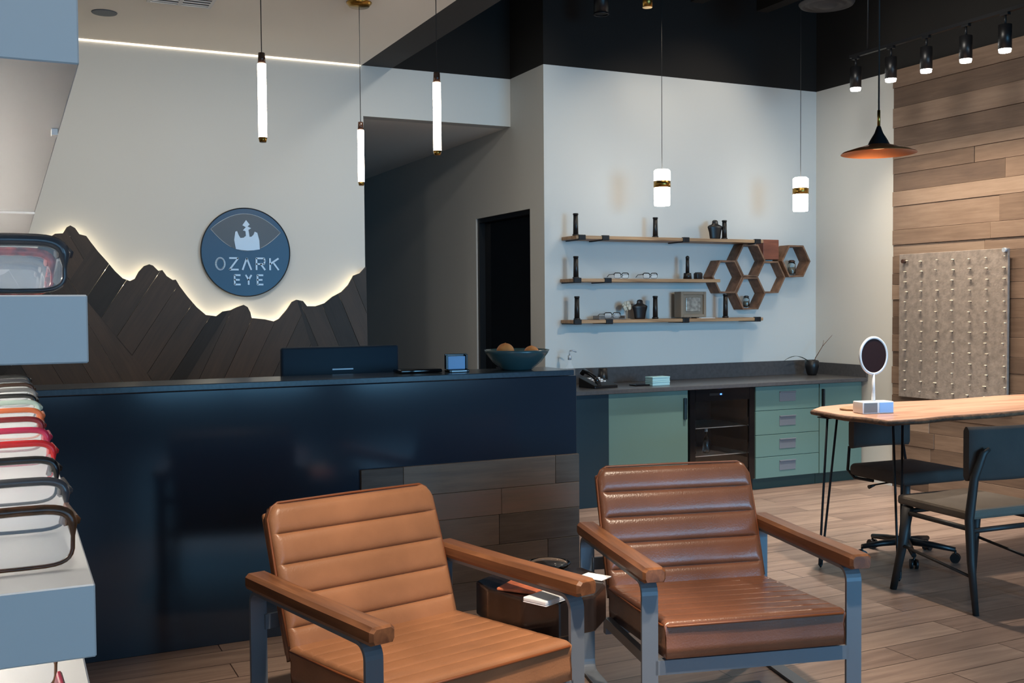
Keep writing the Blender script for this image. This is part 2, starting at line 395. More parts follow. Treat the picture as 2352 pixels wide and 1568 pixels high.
# ================================================================== MOUNTAIN PANEL
MT = [(-1.1, 1.50), (-.7, 1.62), (-.35, 1.58), (0, 1.74), (0.226, 1.935), (0.287, 1.992), (0.312, 2.011), (0.362, 2.015), (0.387, 2.057), (0.41, 2.07), (0.44, 2.053), (0.467, 2.011), (0.511, 2.0), (0.536, 1.962), (0.585, 1.893), (0.643, 1.824), (0.691, 1.761), (0.742, 1.709), (0.79, 1.69), (0.823, 1.706), (0.85, 1.756), (0.886, 1.796), (0.921, 1.809), (0.947, 1.8), (0.982, 1.763), (1.009, 1.769), (1.038, 1.726), (1.079, 1.698), (1.1, 1.701), (1.127, 1.654), (1.18, 1.579), (1.242, 1.503), (1.306, 1.446), (1.38, 1.436), (1.427, 1.47), (1.484, 1.479), (1.531, 1.501), (1.579, 1.517), (1.607, 1.501), (1.626, 1.462), (1.635, 1.42), (1.731, 1.409), (1.799, 1.392), (1.838, 1.411), (1.898, 1.479), (1.938, 1.537), (1.972, 1.553), (2.021, 1.543), (2.051, 1.504), (2.118, 1.503), (2.189, 1.526), (2.251, 1.575), (2.323, 1.612), (2.376, 1.665), (2.418, 1.736), (2.471, 1.756), (2.517, 1.804), (2.53, .3), (-1.1, .3)]
mp_ = thing('mountain_panel', 'dark plank panel cut as a jagged mountain ridge, back-lit, on the wall behind the desk', 'wall decoration', (.9, 7.9, .3))
def clip(bm, co, no):
    bmesh.ops.bisect_plane(bm, geom=bm.verts[:]+bm.edges[:]+bm.faces[:], plane_co=co, plane_no=no, clear_outer=True, dist=1e-5)
random.seed(5)
b = MB()
# zones: (x at z=1.4 left border, lean), plank direction angle, plank width
borders = [(-3, 0), (.28, .9), (.62, -.75), (1.42, .62), (2.02, -.3), (3.5, 0)]   # x, dx/dz
zones = [(118, .15), (118, .17), (57, .155), (64, .16), (112, .15)]
for zi, (ang, wd) in enumerate(zones):
    (xa, la), (xb, lb) = borders[zi], borders[zi+1]
    a = math.radians(ang); dr = Vector((math.cos(a), 0, math.sin(a))); nr = Vector((-math.sin(a), 0, math.cos(a)))
    k = -30
    for k in range(-26, 27):
        q = bmesh.new(); q.faces.new([q.verts.new((x, 0, zz)) for x, zz in MT])
        for (xx, ll, sg) in ((xa, la, -1), (xb, lb, 1)):
            n = Vector((1, 0, -ll)).normalized()*sg; clip(q, Vector((xx, 0, 1.4)), n)
        c0 = nr*(k*wd)+Vector((1, 0, 1.2))
        clip(q, c0+nr*.0012, -nr); clip(q, c0+nr*(wd-.0012), nr)
        if not q.faces: q.free(); continue
        t = random.uniform(0, .006); tone = random.uniform(.05, .95); ou, ov = random.random()*40, random.random()*40
        for f in q.faces[:]:
            loops = [v.co.copy() for v in f.verts]
            if len(loops) < 3: continue
            A = [b.bm.verts.new((p.x, 7.885-t, p.z)) for p in loops]; D = [b.bm.verts.new((p.x, 7.905, p.z)) for p in loops]
            fs = [b._face(A, tone), b._face(D[::-1], tone)]
            for i in range(len(A)): fs.append(b._face([A[i], D[i], D[(i+1) % len(A)], A[(i+1) % len(A)]], tone))
            for g in fs:
                if g:
                    for l in g.loops: l[b.uv].uv = (l.vert.co.dot(dr)+ou, l.vert.co.dot(nr)+ov)
        q.free()
b.obj('plank_face', 'mtn', mp_, world=True)
# LED tape following the ridge behind the planks
pts = []
for i in range(4, len(MT)-3):
    x, z_ = MT[i]; x0, z0 = MT[i-1]; x1, z1 = MT[i+1]
    n = Vector((-(z1-z0), 0, (x1-x0))).normalized(); pts.append((x-n.x*.045, 7.925, z_-n.z*.045))
MB().tube(pts, .006, 5).obj('led_strip', 'led', mp_, world=True)
b = MB()
for x in (-.6, .4, 1.2, 2.2): b.box(x, 7.9, .4, x+.04, YM, 1.3)
b.obj('batten', 'blackplastic', mp_, world=True)

# ================================================================== ROUND SIGN
sg = thing('round_sign', 'round blue and slate sign reading OZARK EYE, mounted on the wall above the mountain panel', 'sign', (1.61, YM, 1.905))
R_ = .325; SX = .003125
def sp(x, y): return ((x-564)*SX, (580-y)*SX)
b = MB(); b.cyl((0, -.002, 0), (0, -.035, 0), R_, seg=96); b.obj('disc', 'signblue', sg)
b = MB(); ring = [(R_*math.cos(2*PI*k/96), -.036, R_*math.sin(2*PI*k/96)) for k in range(96)]
b.tube(ring, .004, 6, True); b.obj('rim', 'blackmetal', sg)
def arc(p, q, bulge, n=24):
    P, Q = Vector(p), Vector(q); out = []
    d_ = Q-P; nrm = Vector((-d_.y, d_.x)).normalized()
    for i in range(n+1):
        t = i/n; out.append(tuple(P+d_*t+nrm*bulge*4*t*(1-t)))
    return out
eL, eR = sp(483, 527), sp(646, 532)
top = arc(eL, eR, .125); bot = arc(eR, eL, .150)
b = MB(); b.prism(top[:-1]+bot[:-1], -.0372, -.0345); b.obj('eye_field', 'signgrey', sg)
b = MB()
b.tube([(x, -.038, z) for x, z in top], .0022, 6)
lower = arc(eL, eR, -.150)
b.tube([(x, -.038, z) for x, z in lower[:8]], .0022, 6); b.tube([(x, -.038, z) for x, z in lower[-8:]], .0022, 6)
b.obj('eye_outline', 'silver', sg)
E0 = [(540.2, 572.5), (536.4, 551.8), (539.4, 532), (543.3, 530.4), (547, 540), (551, 546.5), (558.6, 545.7), (564, 541), (563, 530.4), (557, 528.5), (564, 521), (556, 516.5), (564.7, 504), (573, 514.5), (568, 519), (576.5, 523), (570, 527), (571, 533.5), (572.4, 543.4), (577, 543), (582, 538), (584.6, 531), (590.7, 533.5), (595.3, 552), (596, 572.5), (582, 575), (567.8, 576), (553, 575)]
b = MB(); b.prism([sp(*p) for p in E0], -.041, -.035); b.obj('bluff_emblem', 'silver', sg)
b = MB()
def stroke(p, q, wd=4.6):
    P, Q = Vector(sp(*p)), Vector(sp(*q)); n = Vector((-(Q-P).y, (Q-P).x)).normalized()*wd*SX/2
    e = (Q-P).normalized()*wd*SX*.18
    b.prism([tuple(P-e+n), tuple(Q+e+n), tuple(Q+e-n), tuple(P-e-n)], -.042, -.035)
def letter(ch, cx, base, h, wd):
    t, l, r = base-h, cx-wd/2, cx+wd/2; m_ = base-h/2
    if ch == 'O':
        n = 20; pts_ = [(cx+wd/2*math.cos(2*PI*k/n), m_+h/2*math.sin(2*PI*k/n)) for k in range(n+1)]
        for p, q in zip(pts_, pts_[1:]): stroke(p, q, 4)
    S = {'Z': [((l, t), (r, t)), ((r, t), (l, base)), ((l, base), (r, base))],
         'A': [((cx, t), (l, base)), ((cx, t), (r, base))],
         'R': [((l, t), (l, base)), ((l, t), (r-2, t)), ((r-2, t), (r, t+h*.22)), ((r, t+h*.22), (r-2, m_)), ((r-2, m_), (l, m_)), ((cx, m_), (r, base))],
         'K': [((l, t), (l, base)), ((r, t), (l, m_)), ((cx-1, m_-2), (r, base))],
         'E': [((l, t), (l, base)), ((l, t), (r, t)), ((l, m_), (r-2, m_)), ((l, base), (r, base))],
         'Y': [((l, t), (cx, m_)), ((r, t), (cx, m_)), ((cx, m_), (cx, base))]}
    for p, q in S.get(ch, []): stroke(p, q, 4)
for ch, cx in zip('OZARK', (503.5, 534.9, 565, 597.6, 629.8)): letter(ch, cx, 621, 27, 20)
for ch, cx in zip('EYE', (542.5, 568.5, 596)): letter(ch, cx, 656, 22, 13)
b.obj('lettering', 'silver', sg)

# ================================================================== RECEPTION DESK
dk = thing('reception_desk', 'long glossy navy reception desk with a low reclaimed wood panel at its right end', 'desk', (1, 4.774, 0))
B(-1.3, 4.774, .0, 2.645, 4.80, 1.135, .002, 1).obj('front_panel', 'navy', dk, world=True)
B(2.615, 4.80, 0, 2.645, 5.7, 1.135).obj('end_panel', 'navy', dk, world=True)
B(-1.3, 4.77, 1.137, 2.63, 5.10, 1.165, .003, 2).obj('transaction_top', 'navy_top', dk, world=True)
B(-1.3, 4.81, .72, 2.61, 5.7, .75, .003, 2).obj('work_surface', 'stone', dk, world=True)
B(-1.3, 5.66, 0, 2.61, 5.7, .70).obj('back_panel', 'navy', dk, world=True)
random.seed(3); b = MB(); z = 0
for h in (.14, .17, .15, .13, .144):
    x = 1.481-random.random()*.5
    while x < 2.645:
        L_ = random.uniform(.6, 1.1); a, c = max(x, 1.481), min(x+L_, 2.647)
        if c-a > .01: b.plank(a+.0008, 4.752, z+.0008, c-.0008, 4.773, z+h-.0008, 0, random.uniform(.05, .95))
        x += L_
    z += h
b.obj('wood_panel', 'deskwood', dk, world=True)
# seen on the desk
mo = thing('computer_monitor', 'dark blue back of a computer monitor standing behind the navy desk', 'monitor', (1.55, 5.3, .75))
M['monitor'] = mat('matte_blue_housing', lin(24, 44, 60), .5, spec=.25)
MB().box(-.31, -.02, .09, .31, .02, .545, .012, 3).obj('screen_housing', 'monitor', mo)
MB().box(-.05, -.0225, .425, .06, -.0195, .432).obj('logo_bar', 'silver', mo)
b = MB(); b.box(-.04, .0, .01, .04, .03, .3, .003, 1); b.box(-.12, -.09, 0, .12, .09, .012, .004, 2); b.obj('stand', 'blackplastic', mo)
b = MB(); b.lathe([(0, 0), (.075, 0), (.085, .008), (.125, .04), (.160, .085), (.1695, .104), (.165, .105), (.155, .088), (.118, .046), (.07, .018), (0, .014)], seg=48)
o = b.obj('fruit_bowl', 'teal'); o.location = (2.385, 4.94, 1.1651); tag(o, 'wide teal ceramic bowl of orange fruit on the right end of the navy desk', 'bowl')
for (x, y, zz, r, lab) in ((2.315, 4.93, 1.262, .046, 'round orange fruit rising highest at the left of the teal bowl'), (2.475, 4.95, 1.250, .040, 'orange fruit at the right side of the teal bowl'), (2.392, 4.97, 1.226, .036, 'orange fruit lying low in the middle of the teal bowl')):
    b = MB(); b.sphere((0, 0, 0), r, 24, (1, 1, .93)); b.cyl((0, 0, r*.88), (0, 0, r*.97), .004, seg=6)
    o = b.obj('orange_fruit', 'orange'); o.location = (x, y, zz); tag(o, lab, 'fruit', 'oranges in the teal bowl')
ch = thing('card_stand', 'small black stand holding a light blue card on the desk, left of the teal bowl', 'card holder', (2.045, 4.93, 1.165))
b = MB(); b.box(-.055, -.03, 0, .055, .035, .014, .003, 2); b.box(-.06, .0, .014, -.048, .018, .088, .002, 1); b.box(.048, .0, .014, .06, .018, .088, .002, 1); b.box(-.06, .016, .014, .06, .022, .092, .002, 1); b.obj('frame', 'blackgloss', ch)
b = MB(); b.box(-.047, .003, .0145, .047, .012, .080, .002, 1); b.obj('card', 'screenblue', ch)
b = MB(); b.box(-.04, -.031, .003, .04, -.029, .010); b.obj('front_strip', 'silver', ch)
o = MB().box(-.11, -.06, 0, .11, .06, .018, .006, 3).obj('desk_tray', 'blackgloss'); o.location = (1.86, 5.0, 1.166); tag(o, 'low black tray on the desk beside the computer monitor', 'tray')

# ================================================================== COUNTER WITH GREEN CABINETS
cf = 6.77; cb = YS-.003
def cab(name, lab, x0, x1):
    t = thing(name, lab, 'cabinet', ((x0+x1)/2, (cf+cb)/2, 0))
    B(x0+.001, cf+.02, .09, x1-.001, cb, .838).obj('body', 'sage', t, world=True)
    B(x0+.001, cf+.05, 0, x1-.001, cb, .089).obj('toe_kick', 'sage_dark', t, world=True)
    return t
t = thing('end_cabinet', 'dark navy-teal end cabinet closing the green counter on the left, behind the desk', 'cabinet', (3.8, 7.05, 0))
B(3.60, cf-.01, 0, 4.017, cb, .838, .002, 1).obj('body', 'darkteal', t, world=True)
t = cab('base_cabinet', 'sage green base cabinet with one door, left of the small black fridge', 4.018, 4.735)
o = B(4.022, cf, .092, 4.731, cf+.019, .834, .002, 1).obj('door', 'sage', t, world=True)
h = MB().box(4.687, cf-.022, .61, 4.712, cf-.001, .775, .004, 2); h.obj('handle', 'darkteal', o, world=False)
for c in t.children:
    for g in c.children: g.location = Vector((0, 0, 0))-Vector(t.location)
t = cab('drawer_cabinet', 'sage green cabinet with four drawers, right of the small black fridge', 5.379, 6.035)
zs = [.092, .264, .442, .637, .834]
for i in range(4):
    o = B(5.383, cf, zs[i]+.002, 6.031, cf+.019, zs[i+1]-.002, .002, 1).obj('drawer', 'sage', t, world=True)
    zc = (zs[i]+zs[i+1])/2+.01
    b = MB(); b.box(5.62, cf-.004, zc-.04, 5.785, cf-.001, zc+.04, .001, 1); b.box(5.62, cf-.014, zc+.032, 5.785, cf-.001, zc+.042, .002, 1)
    q = b.obj('recessed_pull', 'steel', o); q.location = -Vector(t.location)
t = cab('base_cabinet', 'sage green base cabinet in the corner, right of the drawer cabinet', 6.037, 6.499)
o = B(6.041, cf, .092, 6.495, cf+.019, .834, .002, 1).obj('door', 'sage', t, world=True)
q = MB().box(6.058, cf-.03, .62, 6.072, cf-.001, .79, .004, 2).obj('handle', 'blackmetal', o); q.location = -Vector(t.location)
fr = thing('wine_fridge', 'small black glass-door fridge with a blue display, between the green cabinets', 'fridge', (5.057, 7.0, 0))
b = MB(); b.box(4.74, cf+.03, 0, 4.765, cb, .836); b.box(5.35, cf+.03, 0, 5.375, cb, .836); b.box(4.765, cb-.03, 0, 5.35, cb, .836); b.box(4.765, cf+.03, .76, 5.35, cb-.03, .836); b.box(4.765, cf+.03, 0, 5.35, cb-.03, .09)
b.obj('body', 'blackplastic', fr, world=True)
b = MB(); b.box(4.745, cf-.005, .10, 4.80, cf+.028, .832, .003, 1); b.box(5.315, cf-.005, .10, 5.37, cf+.028, .832, .003, 1); b.box(4.80, cf-.005, .74, 5.315, cf+.028, .832); b.box(4.80, cf-.005, .10, 5.315, cf+.028, .16)
fd = b.obj('door', 'blackgloss', fr, world=True)
q = B(4.801, cf+.005, .161, 5.314, cf+.012, .739).obj('glass_pane', 'glass', fd); q.location = -Vector(fr.location)
q = B(4.93, cf-.007, .782, 5.06, cf-.004, .800).obj('display', 'blackplastic', fd); q.location = -Vector(fr.location)
q = B(5.03, cf-.009, .786, 5.045, cf-.0065, .796).obj('indicator_light', 'blueled', fd); q.location = -Vector(fr.location)
for zz in (.3, .52): B(4.767, cf+.06, zz, 5.348, cb-.05, zz+.006).obj('wire_shelf', 'chrome', fr, world=True)
for k, (x, lab) in enumerate(((4.9, 'silver-capped bottle inside the black fridge, left one'), (5.03, 'silver-capped bottle inside the black fridge, right one'))):
    bt = thing('bottle', lab, 'bottle', (x, cf+.18, .3062), 0, 'bottles inside the fridge')
    MB().lathe([(0, 0), (.026, 0), (.028, .01), (.028, .10), (.010, .135), (.010, .17), (0, .17)], seg=20).obj('bottle_body', 'glass', bt)
    MB().lathe([(0, .171), (.0125, .171), (.0125, .196), (0, .196)], seg=16).obj('cap', 'silver', bt)
# worktop and upstand
ct = thing('countertop', 'dark grey stone countertop with upstand running over the green cabinets', 'countertop', (5, 7, .839))
B(3.56, 6.70, .84, 6.497, cb, .872, .004, 2).obj('worktop', 'stone', ct, world=True)
b = MB(); b.box(3.81, cb-.022, .8725, 6.497, cb, .995); b.box(6.476, 6.70, .8725, 6.497, cb-.022, .975)
b.obj('upstand', 'stone', ct, world=True)
ZT = .8722
# phone with handset
ph = thing('desk_phone', 'black desk phone with white keypad and handset on the left end of the counter', 'phone', (4.02, 6.95, ZT), .15)
b = MB(); b.prism([(-.10, 0), (.10, 0), (.10, .075), (-.10, .02)], -.09, .13, 'YZ', bev=.004); q = b.obj('base', 'blackplastic', ph)
b = MB()
for i in range(4):
    for j in range(3):
        y0 = .07-j*.035; z0 = .02+(y0+.09)/.2*.055+.003
        b.box(-.03+i*.03, y0-.022, z0-.006, -.01+i*.03, y0, z0+.003, .002, 1)
b.obj('keypad', 'paper', ph)
b = MB(); b.tube([(-.06, -.095, .045), (-.06, -.075, .075), (-.06, 0, .105), (-.06, .07, .125), (-.06, .095, .105)], [.020, .018, .014, .018, .022], 10); b.obj('handset', 'blackgloss', ph)
b = MB(); b.tube([(-.07+.02*math.cos(a*.9), -.11+.01*math.sin(a*.9)-a*.0008, .05-a*.0015+.01) for a in range(26)], .003, 6); b.obj('cord', 'blackplastic', ph)
cu = MB(); cu.lathe([(0, 0), (.042, 0), (.038, .13), (.034, .13), (.036, .01), (0, .01)], seg=24); o = cu.obj('pen_cup', 'blackplastic'); o.location = (4.19, 7.14, ZT); tag(o, 'tall black cup on the counter behind the phone', 'cup')
gb = thing('glass_bottle', 'clear glass pump bottle on the counter at the far left behind the phone', 'bottle', (3.93, 7.2, ZT))
MB().lathe([(0, 0), (.04, 0), (.043, .01), (.043, .13), (.015, .17), (.015, .20), (0, .20)], seg=24).obj('bottle_body', 'lensglass', gb)
b = MB(); b.cyl((0, 0, .201), (0, 0, .235), .014, seg=14); b.cyl((0, 0, .235), (0, 0, .27), .005, seg=10); b.tube([(0, 0, .27), (.02, -.01, .275), (.05, -.02, .262)], .006, 8); b.obj('pump', 'silver', gb)
st = MB().box(-.09, -.05, 0, .09, .05, .012, .004, 2).obj('card_tray', 'blackgloss'); st.location = (4.42, 6.93, ZT); tag(st, 'flat black tray on the counter between the phone and the pale teal boxes', 'tray')
for k, (z0, lab) in enumerate(((0, 'pale teal box lying on the counter, lower of two stacked'), (.034, 'pale teal box on top of another on the counter'))):
    bx = thing('small_box', lab, 'box', (4.54, 6.9, ZT+z0), .1, 'stacked pale teal boxes')
    MB().box(-.085, -.045, 0, .085, .045, .022, .003, 2).obj('box_base', 'tealbox', bx)
    MB().box(-.087, -.047, .022, .087, .047, .0335, .003, 2).obj('lid', 'tealbox', bx)
# vase with twig
va = MB(); va.lathe([(0, 0), (.035, 0), (.045, .02), (.058, .07), (.06, .12), (.05, .13), (.046, .128), (.05, .08), (.03, .02), (0, .02)], seg=28)
vr = thing('vase', 'dark vase holding a bare twig and a long leaf in the corner of the counter', 'vase', (6.3, 7.16, ZT))
va.obj('vase_body', 'blackplastic', vr)
b = MB(); b.tube([(0, 0, .05), (.03, -.01, .15), (.10, -.02, .25), (.20, -.03, .345)], [.004, .004, .003, .0015], 6); b.tube([(.10, -.02, .25), (.13, .0, .30)], .0015, 5); b.obj('twig', 'bark', vr)
b = MB()
prev = None; V_ = []
for i in range(12):
    t = i/11; c = Vector((-.32*t, -.02*t, .10+.07*math.sin(t*2.6))); wd = .012*math.sin(PI*min(1, t*1.02+.02))+.0008
    V_.append((c+Vector((0, wd, .002)), c+Vector((0, -wd, .002)), c+Vector((0, -wd, -.0)), c+Vector((0, wd, 0))))
rings = [[b.bm.verts.new(p) for p in q] for q in V_]
for A, D in zip(rings, rings[1:]):
    for k in range(4): b._face([A[k], A[(k+1) % 4], D[(k+1) % 4], D[k]], smooth=True)
b._face(rings[0]); b._face(rings[-1][::-1])
b.obj('long_leaf', 'green_leaf', vr)

# ================================================================== WALL SHELVES
def shelf(lab, x0, x1, zt, posts, clips):
    t = thing('wall_shelf', lab, 'shelf', ((x0+x1)/2, YS, zt), 0, 'wooden shelves on the white wall')
    MB().box(x0, 7.12, zt-.026, x1, YS-.001, zt, .003, 2).obj('board', 'shelfwood', t, world=True)
    for x, h in posts:
        b = MB(); b.cyl((x, 7.20, zt+.001), (x, 7.20, zt+h*.93), .021, .018, 18); b.cyl((x, 7.20, zt+h*.93), (x, 7.20, zt+h), .022, .02, 18); b.cyl((x, 7.20, zt+.001), (x, 7.20, zt+.014), .026, seg=18)
        b.obj('upright_post', 'blackplastic', t, world=True)
    for x in clips:
        b = MB(); b.box(x-.03, 7.11, zt-.034, x+.03, 7.14, zt+.006, .004, 2); b.box(x-.012, 7.14, zt-.034, x+.012, YS-.001, zt-.027)
        b.obj('bracket', 'blackmetal', t, world=True)
    return t
shelf('topmost of the three oak wall shelves, with a black bust display near its right end', 3.95, 5.74, 2.03, [(3.99, .175), (4.72, .165), (5.40, .16)], [4.0, 4.21, 4.96, 5.68])
shelf('middle and shortest of the three oak wall shelves, holding pairs of glasses', 3.935, 5.30, 1.70, [(3.99, .175)], [3.96, 4.23])
shelf('lowest of the three oak wall shelves, with a framed box on it', 3.94, 5.74, 1.38, [(3.997, .185), (4.717, .185), (5.41, .2)], [3.96, 4.24, 4.957, 5.68])
def bust(loc, lab, s=1):
    b = MB(); pr = [(0, 0), (.048, 0), (.052, .012), (.060, .06), (.072, .096), (.074, .106), (.064, .116), (.036, .127), (.029, .137), (.029, .150), (.022, .161), (0, .165)]
    b.lathe([(r*s, z*s) for r, z in pr], seg=28, sy=.45)
    o = b.obj('necklace_bust', 'blackplastic'); o.location = loc; tag(o, lab, 'display bust'); return o
bust((5.32, 7.22, 2.0305), 'black necklace bust on the topmost wall shelf', .98)
bust((4.59, 7.23, 1.3805), 'black necklace bust on the lowest wall shelf, left of the framed box', .95)

# ------------------------------------------------------------------ eyeglasses
def lens_loop(cx, w_, h_, n=32, sq=4.2):
    out = []
    for k in range(n):
        a = 2*PI*k/n; ca, sa = math.cos(a), math.sin(a)
        out.append((cx+w_/2*math.copysign(abs(ca)**(2/sq), ca), h_/2*math.copysign(abs(sa)**(2/sq), sa)))
    return out
def glasses(lab, frame, group, W=.150, H=.042, thick=.0028, temple_len=.11):
    """eyeglasses facing -Y, rims standing on the lower edge, temples reaching back; origin at the bottom centre of the front"""
    t = thing('eyeglasses', lab, 'eyeglasses', group=group)
    lw = W*.44; cx = W*.262
    for sgn in (-1, 1):
        lp = [(x, 0, z+H/2+.003) for x, z in lens_loop(sgn*cx, lw, H)]
        rr = [thick*(1.35 if z > H*.62 else .55) for x, y_, z in lp]
        b = MB(); b.tube(lp, rr, 6, True); b.obj('rim', frame, t)
        b = MB(); b.prism([(x, z+H/2+.003) for x, z in lens_loop(sgn*cx, lw-.002, H-.002)], -.0008, .0008); b.obj('lens', 'lensglass', t)
        e = sgn*W/2
        b = MB(); b.tube([(e-sgn*.008, 0, H*.83), (e, .004, H*.83), (e, .012, H*.83), (e-sgn*.002, temple_len*.7, H*.80), (e-sgn*.003, temple_len, H*.35)], [thick*1.2, thick*1.3, thick, thick*.9, thick*1.1], 6)
        b.obj('temple', frame, t)
    b = MB(); b.tube([(-W*.055, 0, H*.70), (0, -.001, H*.78), (W*.055, 0, H*.70)], thick, 6); b.obj('bridge', frame, t)
    return t
def gmat(key, col, rough=.25, var=None): M[key] = mat('frame_'+key, lin(*col), rough, spec=.6, var=var)
gmat('tortoise', (92, 56, 34), var=(60, .6)); gmat('gblack', (26, 26, 28)); gmat('ggrey', (120, 118, 116)); gmat('gred', (190, 34, 40)); gmat('gburgundy', (120, 34, 40))
gmat('gorange', (206, 108, 66)); gmat('gclear', (176, 196, 184), .1); gmat('gbrown', (64, 42, 32)); gmat('gpattern', (150, 60, 50), var=(140, .7)); gmat('gpink', (176, 40, 74)); gmat('gsmoke', (70, 70, 74), .15); gmat('gtan', (170, 150, 124))
for (x, lab) in ((4.40, 'dark-rimmed glasses, left pair on the middle wall shelf'), (4.67, 'dark-rimmed glasses, right pair on the middle wall shelf')):
    g = glasses(lab, 'gblack', 'glasses on the middle wall shelf', W=.138); g.location = (x, 7.2, 1.7025)
# small black items at the right of the middle shelf
b = MB(); b.cyl((0, 0, 0), (0, 0, .05), .035, .03, 18); b.cyl((0, 0, .05), (0, 0, .175), .016, .014, 16); b.sphere((0, 0, .175), .016, 14)
o = b.obj('display_stand', 'blackplastic'); o.location = (5.03, 7.2, 1.7005); tag(o, 'small black display stand with a thin post on the middle wall shelf', 'display stand')
b = MB(); b.box(-.03, -.025, 0, .03, .025, .052, .008, 3); b.box(-.022, -.018, .052, .022, .018, .056, .002, 1)
o = b.obj('display_block', 'blackplastic'); o.location = (5.135, 7.2, 1.7005); tag(o, 'small black cube case at the right end of the middle wall shelf', 'case')
# lowest shelf objects
tr = thing('accessory_tray', 'low dark tray of glasses at the left of the lowest wall shelf', 'tray', (4.30, 7.22, 1.3805))
b = MB(); b.box(-.12, -.05, 0, .12, .05, .006, .002, 1); b.box(-.12, -.05, .006, -.112, .05, .03); b.box(.112, -.05, .006, .12, .05, .03); b.box(-.112, .042, .006, .112, .05, .03)
b.obj('tray_body', 'ggrey', tr)
g = glasses('black glasses lying in the low tray on the lowest wall shelf', 'gblack', None); g.location = (4.31, 7.19, 1.3895)
fl = thing('flower_ornament', 'pale cream flower ornament on the lowest wall shelf, beside the black bust', 'ornament', (4.475, 7.24, 1.3805))
b = MB(); b.cyl((0, 0, 0), (0, 0, .085), .004, seg=8); b.cyl((0, 0, 0), (0, 0, .006), .03, .025, 16); b.obj('stem', 'gtan', fl)
b = MB()
for k in range(9):
    a = 2*PI*k/9; b.sphere((.026*math.cos(a), .01*math.sin(k*2.1), .105+.026*math.sin(a)), .016, 10, (1, .4, 1))
b.sphere((0, -.006, .105), .012, 10); b.obj('petals', 'cream', fl)
fb = thing('framed_box', 'tan square box frame with a silver textured picture on the lowest wall shelf', 'picture frame', (5.085, 7.24, 1.3805), .0)
b = MB(); b.box(-.125, -.05, .008, -.10, .05, .218, .003, 1); b.box(.10, -.05, .008, .125, .05, .218, .003, 1); b.box(-.10, -.05, .193, .10, .05, .218, .003, 1); b.box(-.10, -.05, .008, .10, .05, .033, .003, 1); b.box(-.10, .04, .033, .10, .05, .193)
b.obj('frame', 'tan', fb)
M['picture'] = mat('silver_textured_picture', lin(150, 148, 140), .35, metal=.4, var=(30, .45), bump=(40, .6))
b = MB(); b.box(-.099, -.035, .034, .099, .039, .192); b.obj('mat_board', 'tan', fb); b = MB(); b.box(-.07, -.042, .055, .075, -.0355, .172, .006, 2); b.obj('picture', 'picture', fb)
b = MB(); b.box(-.06, -.04, 0, -.03, .03, .008); b.box(.03, -.04, 0, .06, .03, .008); b.obj('foot', 'blackplastic', fb)
o = MB().box(-.07, -.03, 0, .07, .03, .003, .001, 1).obj('folded_card', 'paper'); o.location = (5.18, 7.15, 1.3805); tag(o, 'white card lying on the lowest wall shelf in front of the framed box', 'card')

# ================================================================== HEXAGON SHELVES
def hexring(name, lab, cx, cz, r, depth, th=.016):
    b = MB(); y0 = YS-.001-depth; y1 = YS-.001
    P = [(cx+r*math.cos(PI/3*k), cz+r*math.sin(PI/3*k)) for k in range(6)]; Q = [(cx+(r-th)*math.cos(PI/3*k), cz+(r-th)*math.sin(PI/3*k)) for k in range(6)]
    for k in range(6):
        k2 = (k+1) % 6
        b.prism([P[k], P[k2], Q[k2], Q[k]], y0, y1)
    o = b.obj(name, 'hexwood'); tag(o, lab, 'shelf', 'hexagon wall shelves'); return o
HR = .158; dx = HR*1.5+.003; dz = HR*math.sqrt(3)/2+.002; hx, hz = 5.455, 1.723
hexs = [(hx, hz, 'empty hexagon shelf at the far left of the honeycomb, touching the middle wall shelf', .13),
        (hx+dx, hz+dz, 'topmost big hexagon shelf of the honeycomb, at the right end of the top wall shelf', .13),
        (hx+dx, hz-dz, 'lowest hexagon shelf of the honeycomb, holding a small glass candle', .13),
        (hx+2*dx, hz, 'empty hexagon shelf in the middle right of the honeycomb, under the reddish square block', .10),
        (hx+3*dx+.01, hz+dz, 'hexagon shelf farthest right by the wall corner, holding a glass jar', .13)]
for (x, z_, lab, dp) in hexs: hexring('hexagon_shelf', lab, x, z_, HR, dp)
o = MB().box(-.084, -.10, 0, .084, 0, .17, .004, 2).obj('wooden_block_shelf', 'redwood'); o.location = (hx+2*dx, YS-.002, hz+dz+.012); tag(o, 'reddish brown square wooden box above the honeycomb of hexagon shelves', 'box')
def jar(loc, h, r, lab, lid):
    t = thing('glass_jar', lab, 'jar', loc)
    MB().lathe([(0, 0), (r, 0), (r*1.05, h*.1), (r*1.05, h*.7), (r*.8, h*.85), (r*.75, h*.85), (r*.98, h*.68), (r*.95, h*.06), (0, h*.06)], seg=24).obj('glass_body', 'glass', t)
    MB().lathe([(0, h*.86), (r*.85, h*.86), (r*.9, h*.93), (r*.5, h), (0, h)], seg=24).obj('lid', lid, t)
    MB().lathe([(0, h*.07), (r*.9, h*.07), (r*.9, h*.5), (0, h*.5)], seg=24).obj('contents', 'tan', t)
fl_ = HR*math.sqrt(3)/2-.016
jar((hx+3*dx+.01, 7.29, hz+dz-fl_+.002), .13, .033, 'glass jar with dark lid inside the hexagon shelf nearest the corner', 'gbrown')
jar((hx+dx, 7.29, hz-dz-fl_+.002), .10, .026, 'small glass candle inside the lowest hexagon shelf', 'gblack')

